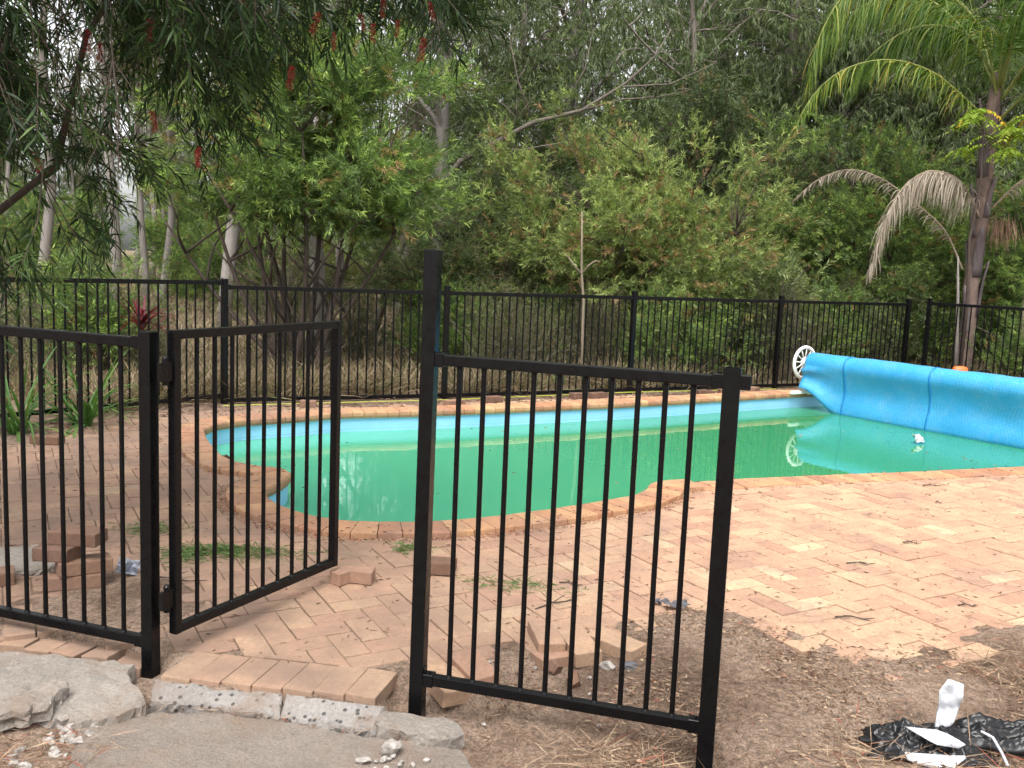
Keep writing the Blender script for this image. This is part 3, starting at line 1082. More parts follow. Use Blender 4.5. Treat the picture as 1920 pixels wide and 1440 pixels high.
def build_bottlebrushes():
    multi_stem_bush('bottlebrush_tree', (-2.75, 11.9, 0), [(-1.3, .2, 2.6), (-.8, -.3, 3.2), (-.2, .3, 3.5), (.35, -.2, 3.3), (.9, .2, 2.9), (1.5, -.1, 2.4), (-1.7, 0, 1.9), (-.5, -.5, 2.8), (.15, -.6, 3.0), (.7, -.5, 2.7), (-1.0, -.5, 2.5)],
                    (0.15, 0, 2.8), (2.0, 1.35, 1.5), 420, 'leafy green bottlebrush tree with many dark stems behind the open gate', BB, -0.55, seed=3, tipc=0.38, base_t=0.38, flowers=26, gap=-0.02, stem_r=.05)
    multi_stem_bush('bottlebrush_shrub', (1.75, 14.3, 0), [(-1.4, .2, 1.7), (-.6, -.2, 2.4), (.1, .2, 2.9), (.8, 0, 2.7), (1.5, 0, 2.1)],
                    (0, 0, 1.95), (2.4, 1.4, 1.85), 420, 'broad olive-green bottlebrush with reddish tips behind the middle of the far fence', BB2, -0.92, seed=5, tipc=0.42, base_t=0.34, rust=.12, flowers=18, leaf_l=0.08)
    multi_stem_bush('bottlebrush_shrub', (6.0, 16.3, 0), [(-1.2, .2, 1.9), (-.4, -.2, 2.6), (.6, 0, 2.8), (1.3, 0, 2.2)],
                    (0, 0, 2.0), (2.4, 1.4, 2.0), 400, 'rounded green bottlebrush shrub left of the palm trunk', BB, -0.95, seed=8, tipc=0.42, base_t=0.36, flowers=8, leaf_l=0.08)
    multi_stem_bush('bottlebrush_shrub', (9.2, 16.6, 0), [(-1.0, .2, 1.9), (-.2, -.2, 2.6), (.9, 0, 2.3)],
                    (0, 0, 1.9), (2.0, 1.4, 1.9), 260, 'green shrub right of the palm trunk at the picture edge', BB, -0.95, seed=9, tipc=0.25, base_t=0.36, leaf_l=0.08)
build_bottlebrushes()

def build_back_shrubs():
    src = {o['label']: o for o in C.objects if o.name.startswith('bottlebrush')}
    protos = [o for o in C.objects if o.name.startswith('bottlebrush_shrub')]
    random.seed(15)
    spots = [(-1.0, 14.7), (0.3, 18.2), (3.4, 17.6), (8.6, 19), (11.5, 18), (2.2, 20.5), (5.0, 20), (-6.8, 24), (0.6, 24.5), (4.2, 25), (8, 24.5), (12.5, 23.5), (16, 24), (-10.5, 30), (-14, 27), (-6, 31), (-17, 36), (-21, 33), (-1.5, 30), (3, 31), (7.5, 31), (12, 31), (17, 31), (21, 30), (-12, 40), (-24, 42), (-6, 42)]
    for i, (x, y) in enumerate(spots):
        src = protos[i % len(protos)]
        left = x < -4
        r = empty('understorey_shrub', (x, y, -.1), 'dusty green understorey shrub deep in the %s' % ('open wood on the left' if left else 'wood above the open gate' if x < -.05 * y else 'wood above the tallest post' if x < .08 * y else 'wood above the reel' if x < .3 * y else 'wood behind the palm'), 'shrub', 'understorey shrubs %s' % ('left' if left else 'behind the bottlebrushes'), random.uniform(0, 6.28))
        s = random.uniform(.9, 1.2) * (0.8 if left else 1.15)
        if i == 0:
            s = 0.68
            r['label'] = 'dark shrub filling the gap right of the many-stemmed bottlebrush'
        r.scale = (s, s, s * random.uniform(.8, 1.1))
        for ch in src.children:
            if ch.name.startswith('flower'):
                continue
            o = mesh_obj(ch.name.split('.')[0], ch.data, None, r)
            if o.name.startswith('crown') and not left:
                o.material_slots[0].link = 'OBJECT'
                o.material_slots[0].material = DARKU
            if o.name.startswith('branches'):
                stuff(o)
build_back_shrubs()

def build_overhang():
    """the bottlebrush beside the camera whose drooping branches fill the top left"""
    root = empty('bottlebrush_tree', (-4.3, 4.5, 0), 'dark overhanging bottlebrush with red flowers and drooping twigs filling the top left', 'tree')
    O = Vector((-4.3, 4.5, 0))
    limbs = [
        [(-4.3, 4.5, -.2), (-4.2, 4.5, .8), (-4.0, 4.5, 1.7), (-3.7, 4.5, 2.6), (-3.3, 4.5, 3.4)],
        [(-4.15, 4.5, 1.0), (-3.2, 4.5, 1.42), (-2.55, 4.5, 1.64), (-2.2, 4.5, 1.92), (-2.0, 4.4, 2.5), (-1.6, 4.3, 3.0)],
        [(-3.85, 4.5, 2.2), (-3.0, 4.3, 2.65), (-2.2, 4.2, 2.95), (-1.3, 4.25, 3.05), (-0.5, 4.35, 3.0), (0.1, 4.4, 2.85)],
        [(-3.7, 4.5, 2.6), (-3.0, 3.9, 3.1), (-2.2, 3.6, 3.2), (-1.4, 3.6, 3.15)],
        [(-3.5, 4.6, 3.0), (-2.8, 5.2, 3.4), (-1.8, 5.3, 3.4), (-0.9, 5.2, 3.3)],
    ]
    rr = [(0.11, 0.05), (0.028, 0.010), (0.045, 0.010), (0.04, 0.012), (0.04, 0.012)]
    tl = []
    for l, (a, b) in zip(limbs, rr):
        tl.append(([Vector(p) - O for p in l], taper(len(l), a, b)))
    tubes_obj('trunk', tl, BARK_BB, root, 8)
    bx = [-4.2, -3.2, -2.6, -2.32, -2.17, -1.95, -1.83, -1.71, -1.52, -1.36, -1.08, -0.89, -0.66, -0.43, -0.28, 0.0]
    bz = [0.9, 0.95, 1.05, 1.15, 1.22, 1.45, 1.66, 1.80, 2.00, 2.2, 2.3, 2.36, 2.50, 2.40, 2.62, 2.75]
    P, Dd, Ln = [], [], []
    def put(x, y, z, l):
        P.append((x, y, z))
        Dd.append((random.gauss(0.25, .45), random.gauss(-.1, .45), random.gauss(-0.75, .35)))
        Ln.append(l)
    lim = lambda x: float(np.interp(x, bx, bz))
    n = 0
    while n < 1450:                        # the dense mass
        x = random.uniform(-4.0, -1.38)
        y = random.uniform(3.55, 5.3)
        zl = float(np.interp(x, [-4, -2.3, -1.9, -1.7, -1.5, -1.25], [2.15, 2.1, 2.08, 2.16, 2.4, 2.58]))
        z = random.uniform(zl, 3.5)
        if noise.noise(Vector((x, y, z)) * 1.9) < -0.08:
            continue
        put(x, y, z, random.uniform(.18, .42))
        n += 1
    for _ in range(230):                   # fringe along the top and overhead
        x = random.uniform(-1.5, 0.02)
        y = random.uniform(3.9, 4.9)
        put(x, y, lim(x) + 0.30 + abs(random.gauss(0, .28)), random.uniform(.16, .36))
    for _ in range(800):                   # crown above the picture
        x = random.uniform(-4.2, -0.2)
        y = random.uniform(3.2, 5.8)
        put(x, y, random.uniform(2.95 if x < -1.5 else 3.35, 3.9), random.uniform(.2, .4))
    for _ in range(60):                   # loose sprays trailing low on the left
        x = random.uniform(-3.2, -1.85)
        zl = lim(x)
        put(x, random.uniform(3.9, 4.8), zl + random.uniform(.2, .75), random.uniform(.2, .4))
    P, Dd, Ln = np.array(P) - np.array(O), unit(np.array(Dd)), np.array(Ln)
    pos, ld, ll, t = twig_leaves(P, Dd, Ln, 22, 0.105, 0.75, 0.15)
    fresh = np.repeat(rng.random(len(P)) < 0.2, 22)
    tint = 0.38 + np.repeat(rng.normal(0, .12, len(P)), 22) + rng.normal(0, .12, len(pos)) + fresh * (t > .4) * .4
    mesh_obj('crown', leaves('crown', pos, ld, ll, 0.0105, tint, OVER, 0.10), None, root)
    b = MB()
    for i in range(len(P)):
        if i % 2 == 0:
            p, d = Vector(P[i]), Vector(Dd[i])
            b.tube([p - d * .25 + Vector((-.03, 0, .1)), p, p + d * Ln[i]], [.004, .003, .0014], 3, False)
    stuff(mesh_obj('twigs', b.mesh('twigs'), BARK_BB, root))
    # bare forked twig with seed capsules
    b = MB()
    o = Vector((-1.74, 4.0, 2.72)) - O
    def tw(*pts, r=(.005, .003)):
        b.tube([o + Vector(p) for p in pts], taper(len(pts), *r), 5)
    tw((0, 0, .1), (.02, 0, -.2), (.03, 0, -.40))
    tw((.03, 0, -.40), (-.01, 0, -.60), (-.05, .02, -.75), r=(.004, .002))
    tw((.03, 0, -.40), (.05, 0, -.6), (.045, 0, -.95), r=(.004, .002))
    tw((.03, 0, -.40), (.11, .02, -.52), r=(.003, .0015))
    tw((-.05, .02, -.75), (-.13, .0, -.92), r=(.002, .001))
    for k in range(22):
        z = -.60 - k * .011
        a = k * 2.4
        c = o + Vector((.047 + .011 * math.cos(a), .011 * math.sin(a), z))
        b.tube([c - Vector((0, 0, .006)), c, c + Vector((0, 0, .006))], [.003, .007, .003], 6)
    mesh_obj('bare_twig', b.mesh('bare_twig'), BARK_DEAD, root)
    px = [(-1.93, 2.50), (-1.83, 2.42), (-1.66, 2.55), (-1.03, 2.38), (-.90, 2.60), (-.84, 2.52), (-.68, 2.58), (-.57, 2.60), (-.41, 2.62), (-.44, 2.50), (-1.62, 2.15), (-1.46, 2.00), (-1.40, 2.0), (-1.2, 2.66), (-2.1, 1.95), (-.74, 2.62), (-.62, 2.66)]
    for x, z in px:
        o = mesh_obj('flower', FLOWER, None, root, (x + 4.3, random.uniform(-.45, -.2), z), (random.uniform(-.3, .3), random.uniform(-.3, .3), random.uniform(0, 6)))
        s = random.uniform(.75, 1.1)
        o.scale = (s, s, s * 1.1)
build_overhang()

# ---- tall gums: three built, the rest copies with their own size and turn
def gum_proto(seed, H, lean, crown_lo, crown_r, n_clump, mat_bark, r0, leafmat=EUC, base_t=0.42):
    random.seed(seed)
    trunk = []
    pts = [Vector((lean[0] * (i / 8) ** 1.3 + 0.12 * math.sin(i * 1.3 + seed), lean[1] * i / 8 + 0.1 * math.cos(i + seed), -0.3 + H * i / 8)) for i in range(9)]
    trunk.append((pts, taper(9, r0, r0 * .25)))
    nodes = [tuple(p) for p in pts[3:]]
    limbs = []
    for q in range(9):
        s = pts[random.randint(3, 7)]
        a = random.uniform(0, 6.28)
        l = random.uniform(.6, 1.0) * crown_r
        e = s + Vector((math.cos(a) * l, math.sin(a) * l, random.uniform(.5, 1.8)))
        p2 = curve_pts(s, e, 0.1, 6, 0.12)
        limbs.append((p2, taper(6, r0 * .32, r0 * .08)))
        nodes += [tuple(p) for p in p2[2:]]
    zc = (crown_lo + H + 0.8) / 2
    ctr = (lean[0] * .6, lean[1] * .6, zc)
    clumps = crown_points(n_clump, ctr, (crown_r, crown_r * .9, (H + .8 - crown_lo) / 2), 0.35, -1.0, 0.5, seed, -0.05)
    br = branches_to(nodes, clumps, 0.02, 0.005, 0.05, 0.85)
    per_c, per_t = 11, 15
    P0 = np.repeat(clumps, per_c, axis=0) + rng.normal(size=(n_clump * per_c, 3)) * 0.30
    D0 = rng.normal(size=P0.shape) * 0.55
    D0[:, 2] -= 0.55
    Ln = rng.uniform(.25, .6, len(P0))
    pos, ld, ll, t = twig_leaves(P0, D0, Ln, per_t, 0.14, 0.7)
    ld = unit(ld)
    ld[:, 2] -= 0.65
    tint = base_t + np.repeat(rng.normal(0, .13, n_clump), per_c * per_t) + rng.normal(0, .12, len(pos))
    b1, b2 = MB(), MB()
    for p, r in trunk:
        b1.tube(p, r, 9)
    for p, r in limbs + br:
        b2.tube(p, r, 4, False)
    m1, m2 = b1.mesh('gum_trunk', True), b2.mesh('gum_limbs', True)
    m1.materials.append(mat_bark)
    m2.materials.append(mat_bark)
    m3 = leaves('gum_crown', pos, ld, ll, 0.024, tint, leafmat, 0.12)
    return m1, m2, m3

def gum(protos, k, loc, s, rz, label, group=None, sz=None, name='gum_tree'):
    r = empty(name, loc, label, 'tree', group, rz)
    r.scale = (s, s, sz or s)
    for nme, me in zip(('trunk', 'branches', 'crown'), protos[k]):
        o = mesh_obj(nme, me, None, r)
        if nme == 'branches':
            stuff(o)
    return r

def build_gums():
    PR = [gum_proto(21, 11.5, (0.6, 0.2), 2.2, 2.3, 140, BARK_GREY, 0.17),
          gum_proto(22, 13.0, (-0.5, 0.3), 3.2, 2.6, 130, BARK_PALE, 0.20),
          gum_proto(23, 9.5, (0.3, -0.3), 1.2, 2.2, 140, BARK_GREY, 0.13, EUC, 0.36),
          gum_proto(24, 10.5, (0.5, 0.0), 4.4, 1.8, 70, BARK_PALE, 0.12, SCRUB, 0.5)]
    random.seed(77)
    gum(PR, 1, (-1.35, 17.6, 0), 0.85, 0.5, 'pale-trunked gum rising behind the tallest fence post')
    gum(PR, 1, (1.25, 22.5, 0), 1.05, 2.2, 'large pale gum trunk glimpsed above the leaning dead limb')
    gum(PR, 0, (5.75, 21.0, 0), 1.1, 4.0, 'gum with a slender mottled trunk left of the green palm fronds')
    gum(PR, 3, (-5.2, 17.0, 0), 1.15, 1.0, 'slim pale grey gum trunk standing left of the bottlebrush stems')
    gum(PR, 3, (-2.75, 13.6, 0), 1.0, 2.5, 'whitish peeling gum trunk just behind the bottlebrush stems')
    gum(PR, 3, (-11.4, 22.5, 0), 1.2, 0.4, 'slender pale gum on the far left, seen below the drooping twigs')
    gum(PR, 3, (-8.4, 19.5, 0), 1.0, 5.0, 'thin grey gum between the far left trunks and the bottlebrush')
    n = 'dark gum tree in the dense stand closing off the view behind the shrubs'
    spots = [(-0.6, 19.5, 2), (3.2, 19.3, 2), (4.9, 22.3, 2), (6.4, 19.6, 2), (9.3, 19.9, 0), (8.6, 22.6, 2), (11.9, 24.0, 0), (3.9, 28.5, 2), (7.0, 27.5, 2), (10.8, 29.5, 2), (5.2, 33.5, 0),  (4.4, 24, 0), (7.9, 19.6, 2), (7.2, 24, 0), (10.8, 21.5, 2), (9.8, 26, 1), (-3.0, 23.5, 0), (5.6, 30, 1), (12.8, 28, 0), (0.6, 31, 0), (9.0, 33, 2), (13.5, 19.0, 2), (-3.2, 33, 2), (3.5, 36, 1), (14.5, 35, 0), (-1.0, 39, 0), (7.5, 40, 0)]
    for x, y, k in spots:
        u = x / y
        where = 'above the open gate' if u < -.1 else 'above the tallest near post' if u < .04 else 'above the middle of the far fence' if u < .16 else 'above the reel wheel' if u < .3 else 'behind the palm'
        depth = 'front' if y < 25 else 'back'
        gum(PR, k, (x + random.uniform(-.4, .4), y, 0), random.uniform(.9, 1.2), random.uniform(0, 6.28), 'dark gum in the %s of the dense stand, %s' % (depth, where), 'gums of the stand, %s, %s' % (depth, where))
    n = 'slim woodland gum far back on the left beyond the dry grass'
    for i in range(26):
        y = random.uniform(20, 60)
        x = -y * random.uniform(0.18, 0.66)
        gum(PR, random.choice((3, 3, 0, 3)), (x, y, 0), random.uniform(.8, 1.25), random.uniform(0, 6.28), n, 'woodland gums on the left')
    n = 'distant gum in the far edge of the wood'
    for i in range(44):
        a = R(-44 + i * 88 / 43 + random.uniform(-1, 1))
        d = random.uniform(58, 78)
        gum(PR, random.choice((0, 2, 2)), (d * math.sin(a), d * math.cos(a), -.5), random.uniform(.8, 1.15), random.uniform(0, 6.28), n, 'distant gums at the edge of the wood')
build_gums()

# ---- leaning dead limb, bare stem, low scrub, grass
def build_dead_wood():
    r = empty('leaning_dead_tree', (-2.4, 15.2, 0), 'grey dead tree leaning across the wood above the shrubs', 'tree')
    r.scale = (1.1, 1, 1.1)
    r.location = (-2.64, 16.4, -.15)
    O = Vector((-2.4, 15.2, 0))
    main = [(-2.4, 15.2, -.2), (-1.8, 15.2, 1.9), (-0.95, 15.1, 3.1), (0.16, 15, 3.72), (0.9, 15, 3.93), (1.55, 15, 4.36), (1.95, 15, 4.75), (2.2, 15.1, 5.2)]
    b = MB()
    b.tube([Vector(p) - O for p in main], [.06, .052, .042, .034, .027, .02, .012, .006], 8)
    mesh_obj('trunk', b.mesh('trunk', True), BARK_DEAD, r)
    subs = [[(0.16, 15, 3.72), (-.1, 14.9, 4.3), (-.25, 14.9, 4.9), (-.6, 14.9, 5.3)], [(0.9, 15, 3.93), (1.5, 14.9, 4.1), (2.0, 14.9, 4.15), (2.55, 14.9, 4.28)],
            [(-.3, 15, 3.5), (-.1, 14.8, 3.75), (-.6, 14.8, 4.2)], [(.5, 15, 3.8), (.9, 14.8, 4.5), (1.0, 14.8, 5.1)], [(-.6, 15.1, 3.3), (0, 15, 3.3), (.7, 15, 3.45), (1.1, 14.9, 3.3)], [(1.5, 15, 4.3), (2.2, 14.9, 4.35), (2.9, 14.9, 4.7)]]
    for s in subs:
        b = MB()
        pts = [Vector(p) - O for p in s]
        b.tube(pts, taper(len(pts), .019, .004), 5)
        for q in range(5):
            k = random.randint(1, len(pts) - 1)
            e = pts[k] + Vector((random.uniform(-.4, .4), random.uniform(-.2, .2), random.uniform(-.1, .5)))
            b.tube(curve_pts(pts[k], e, .05, 4, .1), taper(4, .009, .003), 4)
        mesh_obj('branch', b.mesh('branch', True), BARK_DEAD, r)
    r = empty('bare_stem', (0.92, 12.55, 0), 'bare upright stem with two short forked arms behind the far fence', 'dead sapling')
    b = MB()
    b.tube([(0.03, 0, -.1), (0.0, 0, .6), (-.01, 0, 1.1), (-.055, 0, 1.47), (-.07, 0, 1.8), (-.09, 0, 2.28)], [.022, .02, .019, .017, .014, .010], 7)
    mesh_obj('trunk', b.mesh('trunk', True), BARK_STICK, r)
    for pts in ([(-.055, 0, 1.45), (-.15, -.02, 1.56), (-.26, -.03, 1.69)], [(-.055, 0, 1.46), (.04, -.02, 1.58), (.12, -.03, 1.64), (.18, -.03, 1.63)]):
        b = MB()
        b.tube(pts, taper(len(pts), .014, .007), 6)
        mesh_obj('arm', b.mesh('arm', True), BARK_STICK, r)
build_dead_wood()

def build_scrub():
    def proto(seed, mat, rad, n, leaf, w, base_t):
        random.seed(seed)
        cl = crown_points(n, (0, 0, rad[2] * .85), rad, 0.3, -0.85, 0.5, seed)
        me, P0, D0, Ln = bush_crown('scrub_crown', cl, (0, 0, 0), 10, 15, 0.24, leaf, w, mat, tipc=.25, base_t=base_t)
        b = MB()
        for c in cl[::2]:
            b.tube(curve_pts((random.uniform(-.1, .1), random.uniform(-.1, .1), -.05), c, -.03, 4, .12), taper(4, .012, .003), 4, False)
        for q in range(40):
            e = Vector((random.gauss(0, rad[0] * .7), random.gauss(0, rad[1] * .7), random.uniform(.3, 1.0) * rad[2] * 1.9))
            b.tube(curve_pts((random.uniform(-.15, .15), random.uniform(-.1, .1), -.05), e, .02, 4, .15), taper(4, .007, .002), 3, False)
        m2 = b.mesh('scrub_stems', True)
        m2.materials.append(BARK_DEAD)
        return me, m2
    PR = [proto(31, SCRUB, (.7, .6, .7), 70, .055, .007, .4), proto(32, BB, (.7, .6, .75), 80, .08, .012, .4), proto(33, EUC, (.8, .7, .8), 80, .09, .018, .5)]
    random.seed(5)
    lab = {0: 'grey-green twiggy scrub bush', 1: 'small dark green leafy bush', 2: 'low broad-leaved bush'}
    spots = []
    for i in range(60):
        x = random.uniform(-9, 9.5)
        y = far_line(x) + random.uniform(0.7, 4.5)
        k = random.choice((0, 0, 1)) if x < 1.5 else random.choice((0, 1, 1, 2))
        spots.append((x, y, k, random.uniform(.6, 1.15)))
    spots += [(-0.1, 11.9, 0, 1.1), (2.6, 13.3, 1, 1.0), (3.7, 14.0, 2, 1.1), (4.8, 14.8, 1, 1.1), (1.9, 13.0, 1, .8), (6.2, 15.6, 2, 1.1), (-4.3, 11.2, 0, 1.2), (-5.3, 11.8, 0, 1.1), (-6.6, 13, 0, 1.2), (-3.5, 14.5, 0, 1.3), (-1.0, 13.2, 1, 1.0), (8.6, 13.0, 2, 1.0), (9.8, 11.6, 2, 1.0)]
    for x, y, k, s in spots:
        if -4.4 < x < -1.1 and y < 13.4:
            continue
        row = 'close to' if y < far_line(x) + 2.2 else 'set back from'
        u = x * 13 / y
        where = 'the left fence run' if u < -3.6 else 'the panel behind the gate' if u < -1 else 'the panel right of the tallest post' if u < 1.6 else 'the panel left of the reel' if u < 3.7 else 'the panel behind the reel' if u < 5.8 else 'the palm'
        r = empty('scrub_bush', (x, y, 0), '%s %s %s' % (lab[k], row, where), 'bush', 'scrub bushes, %s, %s %s' % (('grey', 'dark', 'broad-leaved')[k], row, where), random.uniform(0, 6.28))
        r.scale = (s, s, s * random.uniform(.8, 1.15))
        mesh_obj('crown', PR[k][0], None, r)
        stuff(mesh_obj('stems', PR[k][1], None, r))
    # dry grass behind the fence: tufts nobody could count
    n = 52000
    x = rng.uniform(-1, 1, n) * 1.0
    y = 9 + (rng.random(n) ** 1.7) * 34
    x = x * (y * 0.66 + 1.5)
    fl = np.array([far_line(v) for v in x])
    nn = np.array([noise.noise(Vector((a * .9, b * .9, 0))) for a, b in zip(x, y)])
    ok = (y > fl + 0.18) & (nn > -0.28)
    x, y, nn = x[ok], y[ok], nn[ok]
    P = np.stack([x, y, np.full(len(x), -0.02)], 1)
    Dn = rng.normal(size=(len(x), 3)) * 0.42
    Dn[:, 2] = 1.0
    L = rng.uniform(.16, .55, len(x)) * (1 + .7 * nn)
    m_ = 15000
    x2 = rng.uniform(-5.5, 6.5, m_)
    y2 = np.array([far_line(v) for v in x2]) + .15 + np.abs(rng.normal(0, .7, m_))
    k2 = np.array([noise.noise(Vector((a * .8, b * .8, 5))) for a, b in zip(x2, y2)]) > np.where(x2 < 2.3, -.2, .12)
    x2, y2 = x2[k2], y2[k2]
    D2 = rng.normal(size=(len(x2), 3)) * 0.75
    D2[:, 2] = 1.0
    P = np.concatenate([P, np.stack([x2, y2, np.full(len(x2), -.02)], 1)])
    Dn = np.concatenate([Dn, D2])
    L = np.concatenate([L, rng.uniform(.2, .75, len(x2))])
    y = np.concatenate([y, y2 * .45])
    x = np.concatenate([x, x2])
    tint = np.clip(.5 + rng.normal(0, .2, len(x)) + np.where(rng.random(len(x)) < .10, .5, 0), 0, 1)
    stuff(tag(mesh_obj('dry_grass', leaves('dry_grass', P, Dn, L, 0.009 + 0.0006 * y, tint, GRASS, 0.25, 0.35)), 'straw-coloured dry grass and leaf litter under the trees behind the far fence', 'grass'))
build_scrub()

# ------------------------------------------------------------------ palm
def frond(root, pts, hang, mat, rmat, dens=85, lw=0.022, tintc=.5, pend=0.8, stiff=0.35, r0=.022):
    """arching rachis with leaflets that hang from it"""
    P = [Vector(p) for p in pts]
    fine = []
    m = len(P)
    for i in range(m - 1):
        p0, p1, p2, p3 = P[max(i - 1, 0)], P[i], P[i + 1], P[min(i + 2, m - 1)]
        for k in range(6):
            t = k / 6
            fine.append(0.5 * ((2 * p1) + (p2 - p0) * t + (2 * p0 - 5 * p1 + 4 * p2 - p3) * t * t + (3 * p1 - p0 - 3 * p2 + p3) * t ** 3))
    fine.append(P[-1])
    b = MB()
    b.tube(fine, taper(len(fine), r0, .004), 5)
    ra = mesh_obj('frond', b.mesh('frond', True), rmat, root)
    F = np.array(fine)
    n = dens * 2
    t = np.linspace(0.12, 0.995, n) * (len(F) - 1)
    i = np.minimum(t.astype(int), len(F) - 2)
    p = F[i] + (F[i + 1] - F[i]) * (t - i)[:, None]
    d = unit(F[i + 1] - F[i])
    side = unit(np.cross(d, np.array([0, 0, 1.0]) + np.zeros_like(d) + 1e-4))
    sg = np.where(np.arange(n) % 2 == 0, 1.0, -1.0)[:, None]
    u = (t / (len(F) - 1))
    Lh = hang * np.interp(u, [0, .15, .45, .8, 1], [.55, .9, 1.0, .75, .35]) * rng.uniform(.8, 1.15, n)
    dirs = unit(d * rng.uniform(.2, .8, (n, 1)) + side * sg * stiff * rng.uniform(.4, 1.3, (n, 1)) + rng.normal(size=(n, 3)) * .12)
    seg = 5
    V, Fc, T = [], [], []
    for q in range(n):
        a = Vector(p[q])
        dr = Vector(dirs[q])
        wv = Vector(side[q]).cross(dr)
        wv = (Vector(d[q]) * .6 + Vector((random.uniform(-1, 1), random.uniform(-1, 1), 0)) * .5).normalized()
        k0 = len(V)
        tn = min(1, max(0, tintc + random.gauss(0, .2)))
        for s in range(seg + 1):
            f = s / seg
            wd = lw * (1 - f) ** .6 * .5 + .0008
            V.append(tuple(a - wv * wd))
            V.append(tuple(a + wv * wd))
            T += [tn, tn]
            if s < seg:
                Fc.append((k0 + 2 * s, k0 + 2 * s + 1, k0 + 2 * s + 3, k0 + 2 * s + 2))
            dr = (dr + Vector((0, 0, -1)) * pend * random.uniform(.5, 1)).normalized()
            a = a + dr * (Lh[q] / seg)
    me = bpy.data.meshes.new('leaflets')
    me.from_pydata(V, [], Fc)
    at = me.attributes.new('tint', 'FLOAT', 'POINT')
    at.data.foreach_set('value', np.array(T, np.float32))
    mesh_obj('leaflets', me, mat, ra)
    return ra

